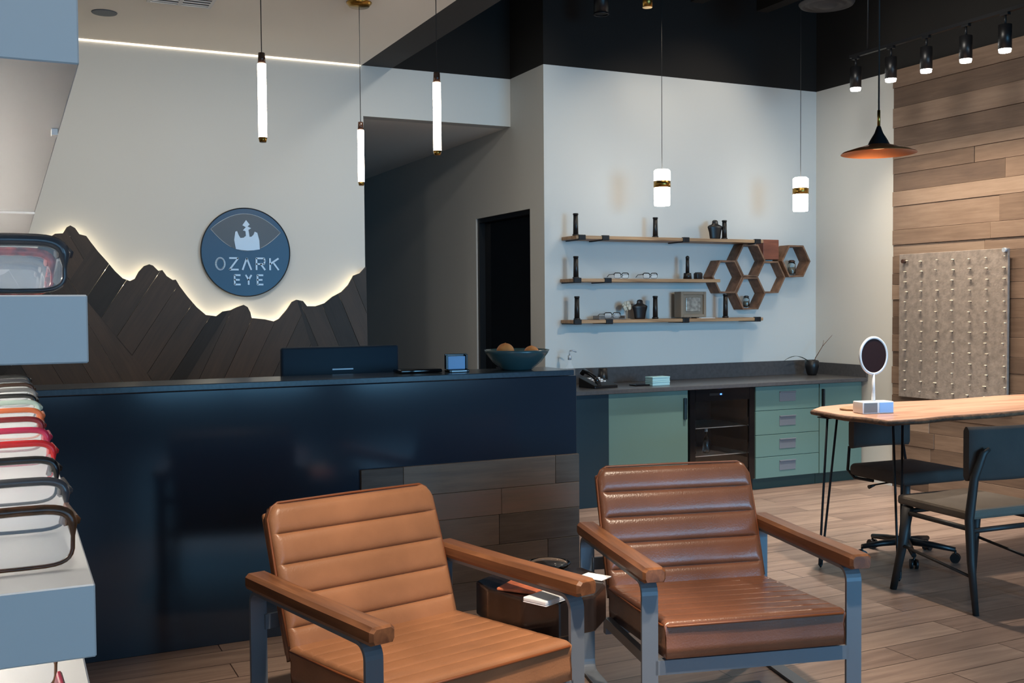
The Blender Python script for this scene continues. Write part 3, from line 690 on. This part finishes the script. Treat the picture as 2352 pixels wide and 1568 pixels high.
# ================================================================== PEG DISPLAY BOARD
pb = thing('display_board', 'weathered grey-brown board with rows of pale pegs on the plank wall', 'display board', (6.45, 5.8, 1.3))
B(6.452, 5.30, .745, 6.474, 6.32, 1.88, .003, 1).obj('board', 'pegboard', pb, world=True)
pm = None
for r in range(14):
    for c in range(7):
        if pm is None:
            b = MB(); b.cyl((0, 0, 0), (-.014, 0, 0), .004, .004, 10); b.sphere((-.014, 0, 0), .0075, 10, (1, 1.5, .7)); pm = b.obj('peg', 'peg', pb); o = pm
        else: o = pm.copy(); COL.objects.link(o)
        o.location = (.002, (5.32+c*.153+random.uniform(-.012, .012))-5.8, (.80+r*.0785+random.uniform(-.006, .006))-1.3); o.scale = (1, random.uniform(.5, 1.7), random.uniform(.6, 1.1))
for (y, zz) in ((5.285, 1.866), (6.26, 1.823)):
    b = MB(); b.cyl((6.452, y if y > 5.5 else 5.315, zz), (6.425, y if y > 5.5 else 5.315, zz), .016, seg=14); b.obj('standoff_knob', 'gbrown' if y > 5.5 else 'silver', pb, world=True)
b = MB()
for (y, zz) in ((5.4, .85), (6.2, .85), (5.4, 1.78), (6.2, 1.78)): b.cyl((6.474, y, zz), (6.495, y, zz), .012, seg=10)
b.obj('spacer', 'blackmetal', pb, world=True)

# ================================================================== PENDANTS AND LIGHTS
def tube_pendant(x, y, z0, z1, lab, w_=5):
    t = thing('tube_pendant', lab, 'pendant light', (x, y, z0), 0, 'glowing tube pendants above the desk')
    L_ = z1-z0
    MB().cyl((0, 0, .02), (0, 0, L_-.05), .0195, seg=24).obj('glowing_tube', 'tube', t)
    b = MB(); b.cyl((0, 0, L_-.05), (0, 0, L_), .018, .015, 20); b.obj('top_cap', 'gbrown', t)
    b = MB(); b.cyl((0, 0, 0), (0, 0, .022), .015, .0205, 20); b.obj('bottom_cap', 'brass', t)
    MB().cyl((0, 0, L_), (0, 0, ZW-z0-.03), .0022, seg=6).obj('cord', 'cord', t)
    b = MB(); b.lathe([(0, ZW-z0-.03), (.06, ZW-z0-.028), (.078, ZW-z0-.006), (.078, ZW-z0-.0005), (0, ZW-z0-.0005)], seg=32); b.obj('canopy', 'brass', t)
    return t
tube_pendant(1.09, 4.945, 2.262, 2.672, 'leftmost glowing tube pendant, hanging highest and largest in front of the white wall')
tube_pendant(1.913, 4.835, 2.232, 2.632, 'rightmost glowing tube pendant, hanging before the dark corridor opening')
tube_pendant(1.998, 6.33, 2.245, 2.635, 'smallest glowing tube pendant, hanging at the left edge of the corridor opening')
def glass_pendant(x, y, z0, z1, lab):
    t = thing('glass_pendant', lab, 'pendant light', (x, y, z0), 0, 'opal glass pendants over the counter')
    L_ = z1-z0; r = .062
    MB().lathe([(0, 0), (r*.92, 0), (r*.97, .01), (r*.97, L_*.5), (0, L_*.5)], seg=32).obj('lower_glass', 'glow', t)
    MB().lathe([(0, L_*.5), (r*1.03, L_*.5), (r*1.03, L_*.68), (0, L_*.68)], seg=32).obj('brass_band', 'brass', t)
    MB().lathe([(0, L_*.68), (r, L_*.68), (r, L_-.012), (r*.8, L_), (0, L_)], seg=32).obj('upper_glass', 'glow', t)
    MB().cyl((0, 0, L_), (0, 0, ZC-z0-.02), .0025, seg=6).obj('cord', 'cord', t)
    MB().cyl((0, 0, ZC-z0-.02), (0, 0, ZC-z0-.0005), .05, seg=20).obj('canopy', 'blackmetal', t)
glass_pendant(4.50, 6.77, 2.243, 2.515, 'left opal glass pendant with a brass band, above the left of the counter')
glass_pendant(5.835, 6.77, 2.243, 2.515, 'right opal glass pendant with a brass band, above the hexagon shelves')
# copper pendant above the table
cx, cy_, cz = 4.19, 4.25, 2.30
cp = thing('copper_pendant', 'flat copper cone pendant hanging above the wooden table', 'pendant light', (cx, cy_, cz))
b = MB(); b.lathe([(.193, -.014), (.182, -.008), (.125, .010), (.055, .030), (.045, .038), (.053, .034), (.125, .014), (.183, -.004), (.193, -.0125), (.193, -.014)], seg=64); b.obj('shade', 'copper', cp)
MB().lathe([(.056, .034), (.046, .055), (.022, .095), (.010, .130), (0, .131), ], seg=40).obj('neck_cone', 'blackmetal', cp)
MB().cyl((0, 0, .13), (0, 0, .215), .008, seg=14).obj('stem', 'brass', cp)
MB().cyl((0, 0, .215), (0, 0, ZC-cz-.02), .0045, seg=8).obj('cord', 'cord', cp)
MB().cyl((0, 0, ZC-cz-.02), (0, 0, ZC-cz-.0005), .06, seg=24).obj('canopy', 'blackmetal', cp)
M['bulb'] = mat('warm_bulb_diffuser', lin(230, 150, 90), .5, emit=(1, .55, .25, 1), es=.6)
MB().cyl((0, 0, .014), (0, 0, .030), .034, .03, 24).obj('bulb_disc', 'bulb', cp)
spot('copper_pendant_beam', (cx, cy_, cz-.01), (cx+.35, cy_+.75, 0), 75, WARM, 150, .6, .035)
# track with spot heads
tk = thing('track_rail', 'black ceiling track rail running along the plank wall and holding the spotlights', 'track', (5.9, 5.5, 3.37))
B(5.885, 2.5, 3.372, 5.915, 6.28, 3.395).obj('rail', 'blackmetal', tk, world=True)
for y in (3.2, 4.6, 6.1): MB().cyl((5.9, y, 3.395), (5.9, y, ZC-.0005), .006, seg=8).obj('drop_rod', 'blackmetal', tk, world=True)
nm = ['black spotlight at the far left end of the track', 'black spotlight on the track just behind the copper pendant cord', 'middle black spotlight on the track, at the top edge of the plank wall', 'second black spotlight from the right end of the visible track', 'black spotlight nearest the right edge, on the track']
s0 = None
for (y, lab) in zip((6.225, 5.868, 5.537, 5.195, 4.883), nm):
    if s0 is None:
        s0 = thing('track_spotlight', lab, 'spotlight', (5.9, y, 3.13), 0, 'black track spotlights')
        b = MB(); b.cyl((0, 0, .008), (0, 0, .165), .042, seg=28); b.obj('housing', 'blackplastic', s0)
        b = MB(); b.cyl((0, 0, .165), (0, 0, .225), .009, seg=10); b.box(-.014, -.03, .225, .014, .03, .2415); b.obj('arm', 'blackmetal', s0)
        MB().cyl((0, 0, -.012), (0, 0, .010), .036, .040, 24).obj('lens', 'lens', s0)
    else: dup(s0, (5.9, y, 3.13), 0, lab)
    spot('track_beam', (5.9, y, 3.105), (6.35, y-.1, 1.2), 40, WARM, 95, .9, .04)
# ceiling fittings in the black ceiling
cn = thing('ceiling_can_light', 'black cylinder light hanging from the black ceiling over the shelves', 'spotlight', (4.08, 6.95, 3.66))
b = MB(); b.cyl((0, 0, .02), (0, 0, .25), .055, seg=28); b.cyl((0, 0, .25), (0, 0, ZC-3.66-.001), .012, seg=10); b.obj('housing', 'blackplastic', cn)
b = MB(); b.tube([(.055*math.cos(2*PI*k/28), .055*math.sin(2*PI*k/28), .016) for k in range(28)], .006, 6, True); b.obj('rim', 'blackmetal', cn)
df = thing('air_diffuser', 'round grey air diffuser in the black ceiling beside the copper pendant cord', 'vent', (5.5, 6.1, 3.7))
b = MB(); b.lathe([(.20, 0), (.19, -.015), (.17, -.02), (.16, -.006), (.13, -.012), (.12, -.024), (.10, -.01), (.07, -.02), (.06, -.028), (0, -.03), (0, .0), (.2, .005), (.20, 0)], seg=48); b.obj('grille', 'signgrey_dark' if 'signgrey_dark' in M else 'beam', df)
MB().cyl((0, 0, .004), (0, 0, ZC-3.701), .15, seg=32).obj('duct_collar', 'black', df)
ln = thing('linear_brass_pendant', 'brass-ended linear pendant bar cut off by the top edge of the frame', 'pendant light', (3.36, 5.2, 3.2))
b = MB(); b.cyl((0, 0, 0), (0, 0, .07), .028, seg=20); b.obj('end_cap', 'brass', ln)
b = MB(); b.box(-.02, -1.0, .045, .02, -.02, .075); b.obj('bar', 'gbrown', ln)
MB().cyl((0, -.5, .075), (0, -.5, ZC-3.2-.001), .003, seg=6).obj('cord', 'cord', ln)
# supply grille and speaker in the white ceiling
vt = thing('ceiling_vent', 'white slatted air vent in the white ceiling', 'vent', (1.0, 6.70, ZW))
b = MB(); b.box(-.19, -.12, -.008, .19, -.10, -.0005); b.box(-.19, .10, -.008, .19, .12, -.0005); b.box(-.19, -.10, -.008, -.17, .10, -.0005); b.box(.17, -.10, -.008, .19, .10, -.0005); b.box(-.012, -.10, -.008, .012, .10, -.0005); b.obj('frame', 'white', vt)
b = MB(); b.box(-.17, -.10, -.003, -.012, .10, -.0005); b.box(.012, -.10, -.003, .17, .10, -.0005); b.obj('backing', 'beam', vt)
b = MB()
for k in range(4): b.box(-.17, -.075+k*.05-.008, -.007, -.012, -.075+k*.05+.008, -.0032); b.box(.012, -.075+k*.05-.008, -.007, .17, -.075+k*.05+.008, -.0032)
b.obj('slats', 'white', vt)
o = MB().cyl((0, 0, -.006), (0, 0, -.0005), .075, .078, 32).obj('ceiling_speaker', 'signgrey'); o.location = (.60, 7.19, ZW); tag(o, 'small round grey fitting in the white ceiling near the display shelves', 'ceiling fitting')

# ================================================================== LOUNGE CHAIRS
def channel_cushion(mb, W, L_, T, n, amp=.010, rnd=.02, cut=14):
    """cushion lying in local XY: x -W..W, y 0..L_, z 0..T, n channels across y on the top side"""
    nx, ny = 24, n*cut
    def edge(u):      # rounded corner falloff
        return 1
    def topz(x, y):
        s_ = (y/L_*n) % 1.0
        r = amp*((max(0, 1-abs(2*s_-1)**3.2))**.45-1)
        fx = min(1, (W-abs(x))/rnd); fy = min(1, min(y, L_-y)/rnd)
        e = math.sqrt(max(0, 1-(1-fx)**2))*math.sqrt(max(0, 1-(1-fy)**2))
        return T-rnd*(1-e)*.9 + r*min(1, fx*1.0)*min(1, max(.25, fx))
    grid = []
    xs = [-W]+[-W+rnd*(1-math.cos(k/5*PI/2)) for k in range(1, 5)]+[-W+rnd+(2*W-2*rnd)*k/14 for k in range(15)]+[W-rnd*(1-math.cos((5-k)/5*PI/2)) for k in range(1, 5)]+[W]
    ys = [L_/n*(i+(1-math.cos(PI*k/cut))/2) for i in range(n) for k in range(cut)]+[L_]
    for y in ys: grid.append([mb.bm.verts.new((x, y, topz(x, y))) for x in xs])
    for A, D in zip(grid, grid[1:]):
        for i in range(len(xs)-1): mb._face([A[i], A[i+1], D[i+1], D[i]], smooth=True)
    ring = grid[0]+[g[-1] for g in grid[1:]]+grid[-1][-2::-1]+[g[0] for g in grid[-2:0:-1]]
    cx, cy2 = 0, L_/2
    prev = ring
    for (ins, zz) in ((-.006, T*.55), (-.004, T*.3), (.006, .0)):
        nr = []
        for v in ring:
            x = v.co.x; y = v.co.y
            nr.append(mb.bm.verts.new((x-math.copysign(ins, x)*(1 if abs(x) > W-.001 else 0), y-(math.copysign(ins, y-cy2) if (y < .001 or y > L_-.001) else 0), zz)))
        for k in range(len(ring)): mb._face([prev[k], nr[k], nr[(k+1) % len(ring)], prev[(k+1) % len(ring)]], smooth=True)
        prev = nr
    mb._face(prev)
def lounge(lab, loc, rz, leather):
    t = thing('lounge_chair', lab, 'armchair', loc, rz, 'leather lounge chairs facing the windows')
    W, D = .382, .364
    # flat steel side loops
    for sgn in (-1, 1):
        path = []
        R2 = .045; y0, y1, z0, z1 = -D+.006, D+.02, .006, .556
        for (cy2, cz2, a0, a1) in ((y0+R2, z0+R2, PI, 1.5*PI), (y1-R2, z0+R2, 1.5*PI, 2*PI), (y1-R2, z1-R2, 0, .5*PI), (y0+R2, z1-R2, .5*PI, PI)):
            for k in range(7): a = a0+(a1-a0)*k/6; path.append((cy2+R2*math.cos(a), cz2+R2*math.sin(a)))
        b = MB(); n = len(path); vo, vi = [], []
        for i, (y, z_) in enumerate(path):
            ya, za = path[i-1]; yb, zb = path[(i+1) % n]; d_ = Vector((yb-ya, zb-za)).normalized(); nn = Vector((d_.y, -d_.x))*.006
            for s2, lst in ((1, vo), (-1, vi)):
                lst.append([b.bm.verts.new((sgn*W+dx2, y+nn.x*s2, z_+nn.y*s2)) for dx2 in (-.029, .029)])
        for i in range(n):
            j = (i+1) % n
            for q in ([vo[i][0], vo[i][1], vo[j][1], vo[j][0]], [vi[i][1], vi[i][0], vi[j][0], vi[j][1]], [vo[i][0], vo[j][0], vi[j][0], vi[i][0]], [vo[i][1], vi[i][1], vi[j][1], vo[j][1]]): b._face(q)
        b.obj('side_frame', 'steel', t)
        # wooden arm pad, octagonal section with chamfered ends
        b = MB(); w_, h_ = .041, .026; c = .012; prof = [(-w_, -h_+c), (-w_+c*.5, -h_), (w_-c*.5, -h_), (w_, -h_+c), (w_, h_-c), (w_-c, h_), (-w_+c, h_), (-w_, h_-c)]
        secs = [(-D-.052, .80), (-D-.040, 1), (-D+.02, 1.0), (0, .96), (D+.0, .98), (D+.028, .98), (D+.04, .8)]
        rs = [[b.bm.verts.new((sgn*W+x*k, y, .588+z_*k+(.004 if y < -D+.03 else 0))) for x, z_ in prof] for y, k in secs]
        for A, E_ in zip(rs, rs[1:]):
            for k in range(8): b._face([A[k], A[(k+1) % 8], E_[(k+1) % 8], E_[k]])
        b._face(rs[0]); b._face(rs[-1][::-1])
        b.obj('arm_pad', 'armwood', t)
    # seat cushion: slopes down to the rear
    L_ = .64; T = .13; a = math.radians(-3.5)
    b = MB(); channel_cushion(b, .338, L_, T, 8, .0055 if leather == 'leather' else .003)
    mt = Matrix.Translation((0, -.392, .297)) @ Matrix.Rotation(a, 4, 'X')
    bmesh.ops.transform(b.bm, matrix=mt, verts=b.bm.verts); seat = b.obj('seat_cushion', leather, t)
    b = MB(); e = .008
    pts_ = [mt @ Vector(p) for p in [(-.334, .64, T-.018), (-.340, .3, T-.02), (-.340, .02, T-.019), (-.325, -.004, T-.018), (0, -.006, T-.018), (.325, -.004, T-.018), (.340, .02, T-.019), (.340, .3, T-.02), (.334, .64, T-.018)]]
    b.tube(pts_, .0045, 8); b.obj('piping', 'piping', seat)
    # backrest: channels run across
    yb, zb, yt, zt = .222, .345, .402, .835
    Lb = math.hypot(yt-yb, zt-zb); ang = math.atan2(zt-zb, yt-yb); Tb = .075
    b = MB(); channel_cushion(b, .335, Lb, Tb, 5, .019, .03)
    # local y -> up along the back, local z -> towards the sitter (front)
    X = Vector((1, 0, 0)); Yv = Vector((0, math.cos(ang), math.sin(ang))); Zv = Vector((0, -math.sin(ang), math.cos(ang)))
    mt = Matrix((X, Yv, Zv)).transposed().to_4x4(); mt.translation = Vector((0, yb, zb))-Zv*(Tb-.01)+Vector((0, 0, 0))
    for v in b.bm.verts:      # round the two upper corners
        x, y, z_ = v.co
        k = (y-(Lb-.06))/.06
        if k > 0: v.co.x = x*(1-.10*k*k)
    bmesh.ops.transform(b.bm, matrix=mt, verts=b.bm.verts); back = b.obj('backrest', leather, t)
    b = MB(); fr_ = [(-.336, .05, Tb-.026), (-.338, .30, Tb-.026), (-.335, Lb-.05, Tb-.026), (-.315, Lb-.012, Tb-.026), (-.29, Lb+.002, Tb-.026), (0, Lb+.004, Tb-.026), (.29, Lb+.002, Tb-.026), (.315, Lb-.012, Tb-.026), (.335, Lb-.05, Tb-.026), (.338, .30, Tb-.026), (.336, .05, Tb-.026)]
    b.tube([mt @ Vector(p) for p in fr_], .0045, 8); b.obj('piping', 'piping', back)
    b = MB(); b.box(-.325, .02, -.022, .325, Lb-.02, .004, .01, 3, mtx=mt); b.obj('back_shell', leather, t)
    # steel seat frame and rear struts
    b = MB(); b.box(-W+.02, -D-.0, .235, W-.02, -D+.03, .285); b.box(-W+.02, .20, .205, W-.02, .23, .255)
    b.box(-W+.02, -D+.02, .232, -W+.045, .21, .27); b.box(W-.045, -D+.02, .232, W-.02, .21, .27)
    b.obj('seat_frame', 'steel', t)
    for sgn in (-1, 1):
        b = MB(); b.tube([(sgn*.30, .215, .23), (sgn*.30, .30, .34), (sgn*.30, .41, .66)], .012, 8); b.obj('back_strut', 'steel', t)
    b = MB(); b.box(-W+.02, D+.005, .42, W-.02, D+.017, .47); b.obj('rear_crossbar', 'steel', t)
    return t
lounge('cognac leather lounge chair on the left, ribbed back, lit warm, nearest the display shelves', (1.198, 3.252, 0), .228, 'leather')
lounge('darker chestnut leather lounge chair on the right, ribbed back, in front of the green cabinets', (2.404, 3.282, 0), -.228, 'leather2')

# ================================================================== SIDE TABLE
sd = thing('stump_side_table', 'dark polished wood slab side table between the two lounge chairs', 'side table', (1.75, 3.36, 0))
poly = [(-.245, .155), (-.255, .02), (-.20, -.16), (-.10, -.255), (.06, -.24), (.17, -.13), (.235, .02), (.225, .15), (.10, .235), (-.10, .245)]
b = MB(); b.prism([(x*.94, y*.94) for x, y in poly], .375, .500, 'XY', bev=.008); b.obj('slab_top', 'slab', sd)
b = MB(); b.prism([(x*.55, y*.55) for x, y in poly], .0, .374, 'XY', bev=.01); b.obj('trunk_base', 'slab', sd)
o = MB().box(-.075, -.1, 0, .075, .1, .010, .003, 2).obj('magazine', 'orangepaper'); o.location = (1.655, 3.35, .5015); o.rotation_euler = (0, 0, -.9); tag(o, 'orange magazine on the dark slab table, beneath the left chair arm', 'magazine')
b = MB(); b.box(-.05, -.10, 0, .05, .10, .003, .001, 1); b.box(-.05, -.10, .003, .05, .10, .018, .004, 2)
o = b.obj('white_book', 'paper'); o.location = (1.66, 3.17, .5015); o.rotation_euler = (0, 0, -1.15); tag(o, 'thin white book on the front of the dark slab table', 'book')
o = MB().box(-.035, -.05, 0, .035, .05, .004, .001, 1).obj('white_leaflet', 'paper'); o.location = (1.925, 3.345, .5015); o.rotation_euler = (0, 0, .5); tag(o, 'white leaflet at the right edge of the dark slab table', 'leaflet')
gd = MB(); gd.lathe([(0, 0), (.045, 0), (.075, .018), (.085, .03), (.08, .031), (.07, .02), (.04, .006), (0, .006)], seg=28); o = gd.obj('glass_dish', 'glass'); o.location = (1.82, 3.51, .5015); tag(o, 'shallow clear glass dish at the back of the dark slab table', 'dish')

# ================================================================== WOODEN TABLE
tb = thing('live_edge_table', 'light live-edge wooden table on thin hairpin legs by the plank wall', 'table', (5.0, 4.5, 0))
ed = [(4.135, 4.12), (4.15, 4.30), (4.12, 4.42), (4.16, 4.62), (4.19, 4.755), (4.34, 4.86), (4.52, 4.90), (4.72, 4.915), (5.0, 4.87), (5.35, 4.82), (5.8, 4.86), (6.15, 4.85), (6.17, 4.16), (5.9, 4.13), (5.6, 4.17), (5.2, 4.155), (4.9, 4.13), (4.6, 4.145), (4.35, 4.11)]
b = MB(); b.prism(ed, .855, .885, 'XY', bev=.004); b.obj('tabletop', 'tablewood', tb, world=True)
b = MB(); b.tube([(x, y, .868) for x, y in ed], .0145, 8, True); b.obj('bark_edge', 'bark', tb, world=True)
def hairpin(x, y, fx, fy):
    b = MB(); b.tube([(x-.05, y, .855), (fx-.008, fy, .02), (fx, fy, .007), (fx+.008, fy, .02), (x+.05, y+.03, .855)], .0065, 8); b.box(x-.07, y-.03, .849, x+.07, y+.06, .8545); b.obj('hairpin_leg', 'blackmetal', tb, world=True)
hairpin(4.21, 4.60, 4.13, 4.62); hairpin(4.32, 4.22, 4.30, 4.2); hairpin(6.0, 4.3, 6.03, 4.28); hairpin(6.0, 4.7, 6.03, 4.72)
mi = thing('table_mirror', 'round white-framed mirror on a stand and box base, on the wooden table', 'mirror', (4.345, 4.44, .8855), -.20)
b = MB(); b.box(-.098, -.05, 0, .098, .05, .066, .006, 3); b.obj('base_box', 'white', mi)
b = MB(); b.box(-.09, -.0525, .006, -.008, -.0502, .060); b.obj('dark_drawer_face', 'ggrey', mi)
b = MB(); b.box(.006, -.0525, .006, .09, -.0502, .060); b.obj('blue_drawer_face', 'screenblue', mi)
b = MB(); b.cyl((0, 0, .066), (0, 0, .222), .011, .008, 14); b.obj('stem', 'white', mi)
b = MB(); b.tube([(.083*math.cos(2*PI*k/48), 0, .318+.100*math.sin(2*PI*k/48)) for k in range(48)], .008, 8, True); b.obj('mirror_frame', 'white', mi)
b = MB(); b.prism([(.079*math.cos(2*PI*k/48), .318+.096*math.sin(2*PI*k/48)) for k in range(48)], -.004, .006); M['darkmirror'] = mat('dark_mirror_face', lin(58, 36, 34), .15, metal=.3); b.obj('mirror_glass', 'darkmirror', mi)
o = MB().lathe([(0, 0), (.12, 0), (.13, .006), (.12, .012), (0, .012)], seg=36, sy=.7).obj('round_tray', 'shelfwood'); o.location = (4.42, 4.62, .8855); tag(o, 'pale round wooden tray on the table behind the mirror', 'tray')

# ================================================================== TASK CHAIR (behind the table)
tc_ = thing('task_chair', 'dark swivel chair on a chrome column and castors behind the wooden table', 'chair', (4.74, 4.58, 0), -.05)
b = MB(); b.box(-.24, -.24, .47, .24, .22, .545, .03, 4); b.obj('seat', 'fabric', tc_)
def bent_back(b, w, t_, z0, z1, y, bend):
    n = 12; A = []
    for i in range(n+1):
        u = -1+2*i/n; x = u*w; yy = y-bend*u*u
        A.append([b.bm.verts.new((x, yy+d_, z_)) for d_, z_ in ((0, z0+.02), (0, z1-.02), (.012, z1), (t_-.012, z1), (t_, z1-.02), (t_, z0+.02), (t_-.012, z0), (.012, z0))])
    for P_, Q_ in zip(A, A[1:]):
        for k in range(8): b._face([P_[k], P_[(k+1) % 8], Q_[(k+1) % 8], Q_[k]], smooth=True)
    b._face(A[0]); b._face(A[-1][::-1])
b = MB(); bent_back(b, .215, .045, .63, .80, .23, .03); b.obj('backrest', 'fabric', tc_)
for s_ in (-1, 1):
    b = MB(); b.tube([(s_*.20, .05, .46), (s_*.225, .18, .46), (s_*.225, .24, .50), (s_*.205, .25, .64)], .009, 8); b.obj('back_tube', 'blackmetal', tc_)
MB().cyl((0, 0, .10), (0, 0, .45), .028, .024, 20).obj('column', 'chrome', tc_)
b = MB(); b.box(-.09, -.09, .44, .09, .09, .47, .004, 1); b.obj('mechanism', 'blackplastic', tc_)
b = MB(); b.tube([(-.08, .02, .45), (-.20, .03, .44), (-.25, .03, .43)], [.005, .005, .012], 8); b.obj('lever', 'blackplastic', tc_)
for k in range(5):
    a = 2*PI*k/5+.35; c_, s_ = math.cos(a), math.sin(a)
    b = MB(); b.tube([(0, 0, .10), (.15*c_, .15*s_, .09), (.27*c_, .27*s_, .075)], [.024, .018, .014], 8); lg = b.obj('base_arm', 'blackplastic', tc_)
    b = MB(); p = Vector((.27*c_, .27*s_, .028)); q = Vector((-s_, c_, 0))
    b.cyl(p-q*.022, p-q*.006, .0275, seg=18); b.cyl(p+q*.006, p+q*.022, .0275, seg=18); b.cyl(p-q*.006, p+q*.006, .008, seg=8); b.cyl(p+Vector((0, 0, .0)), p+Vector((0, 0, .045)), .006, seg=8); b.obj('castor', 'blackplastic', lg)

# ================================================================== DINING CHAIR (near the right edge)
dc = thing('dining_chair', 'black-framed dining chair with taupe seat and curved charcoal back, at the right edge', 'chair', (4.42, 3.83, 0), -.05)
b = MB()
n0 = 14; poly2 = [(-.26, -.22), (.26, -.22), (.245, .27), (-.245, .27)]
b.prism(poly2, .445, .495, 'XY', bev=.015); b.obj('seat', 'olive', dc)
b = MB(); bent_back(b, .27, .035, .64, .90, -.285, -.05); b.obj('backrest', 'fabric', dc)
def leg(pts_, r): b = MB(); b.tube(pts_, r, 10); b.obj('leg', 'chairwood', dc)
for s_ in (-1, 1):
    leg([(s_*.255, -.27, .0), (s_*.262, -.245, .25), (s_*.265, -.235, .46), (s_*.255, -.255, .66), (s_*.225, -.28, .78), (s_*.20, -.292, .80)], [.015, .020, .023, .021, .018, .010])
    leg([(s_*.275, .26, 0), (s_*.25, .225, .22), (s_*.235, .20, .44)], [.018, .024, .031])
    b = MB(); b.tube([(s_*.262, -.24, .41), (s_*.24, .21, .41)], .013, 8); b.obj('side_rail', 'chairwood', dc)
    b = MB(); b.tube([(s_*.262, -.25, .18), (s_*.255, .235, .24)], .008, 8); b.obj('stretcher', 'chairwood', dc)
b = MB(); b.tube([(-.235, .21, .415), (.235, .21, .415)], .013, 8); b.tube([(-.26, -.238, .40), (.26, -.238, .40)], .013, 8); b.obj('cross_rail', 'chairwood', dc)

# ================================================================== DISPLAY SHELVES (left foreground)
ds = thing('display_shelving', 'white eyewear display shelving in the left foreground, long shelves ending towards the viewer', 'shelving', (-.5, 1.8, 0))
XS, YA, YZ, XB = .0475, .75, 2.86, -1.0
for (z0, z1, x1) in ((1.659, 1.86, XS-.001), (1.464, 1.509, XS+.001), (1.268, 1.317, XS+.002)):
    B(XB, YA, z0, x1, YZ, z1, .001, 1).obj('shelf_board', 'white', ds, world=True)
B(XB, YA+.0, .0, .068, YZ, 1.125, .002, 1).obj('base_cabinet', 'white', ds, world=True)
B(XB-.03, YA, 0, XB-.001, YZ, 1.86).obj('side_panel', 'white', ds, world=True)
for z0 in (1.659, 1.464, 1.268): B(-.36 if z0 > 1.6 else -.13, YA+.06, z0-.012, -.345 if z0 > 1.6 else -.115, YZ-.05, z0-.0005).obj('light_strip', 'topfill' if z0 > 1.6 else 'shelfled', ds, world=True)  # the strip under the top board is added, unseen, to brighten its underside
B(XB+.01, 1.905, 1.655, XS-.002, 1.925, 1.6585).obj('joint_strip', 'white', ds, world=True)
B(XS-.008, 1.02, 1.653, XS-.003, 1.035, 1.6585).obj('clip', 'white', ds, world=True)
rows = [('tortoise', 'clear-lens glasses with a brown tortoise brow'), ('gsmoke', 'smoky dark-lens glasses'), ('gblack', 'black glasses with thin rims'), ('gred', 'bright red glasses'),
        ('gpink', 'magenta and red glasses'), ('gburgundy', 'burgundy glasses'), ('gorange', 'orange glasses'), ('gclear', 'pale green translucent glasses'), ('gblack', 'black glasses'), ('ggrey', 'grey glasses'),
        ('gbrown', 'dark brown glasses'), ('gsmoke', 'smoke-grey glasses'), ('gblack', 'black glasses')]
rank = ['nearest pair', 'second pair from the front', 'third pair from the front', 'fourth pair from the front', 'fifth pair from the front', 'sixth pair from the front', 'seventh pair from the front', 'eighth pair from the front', 'ninth pair from the front', 'tenth pair from the front', 'eleventh pair from the front', 'twelfth pair from the front', 'rearmost pair']
random.seed(21)
for i, (k, nm_) in enumerate(rows):
    y = .80+i*.135
    g = glasses('%s, %s on the lower white display shelf' % (nm_, rank[i]), k, 'glasses on the lower display shelf', H=.040, temple_len=.105)
    g.location = (-.031+random.uniform(-.003, .001), y, 1.3175); g.rotation_euler = (0, 0, random.uniform(-.05, .05))
up_ = [('gsmoke', 'large smoky translucent glasses, nearest pair on the middle white display shelf'), ('gpattern', 'red patterned glasses, second pair on the middle white display shelf'), ('ggrey', 'grey glasses, third pair on the middle white display shelf'), ('gblack', 'black glasses, rearmost pair on the middle white display shelf')]
for i, (k, lab) in enumerate(up_):
    g = glasses(lab, k, 'glasses on the middle display shelf', H=.036, thick=.0034 if i == 0 else .0028, temple_len=.11); g.location = (-.036+(.0 if i else .002), .82+i*.17, 1.5095)
for i, (k, lab) in enumerate((('gpink', 'pink-red glasses, front pair on the low white cabinet under the shelves'), ('tortoise', 'tortoise glasses, behind the pink-red pair on the low white cabinet'))):
    g = glasses(lab, k, 'glasses on the low display cabinet', H=.046); g.location = (-.036, .98+i*.14, 1.1255)
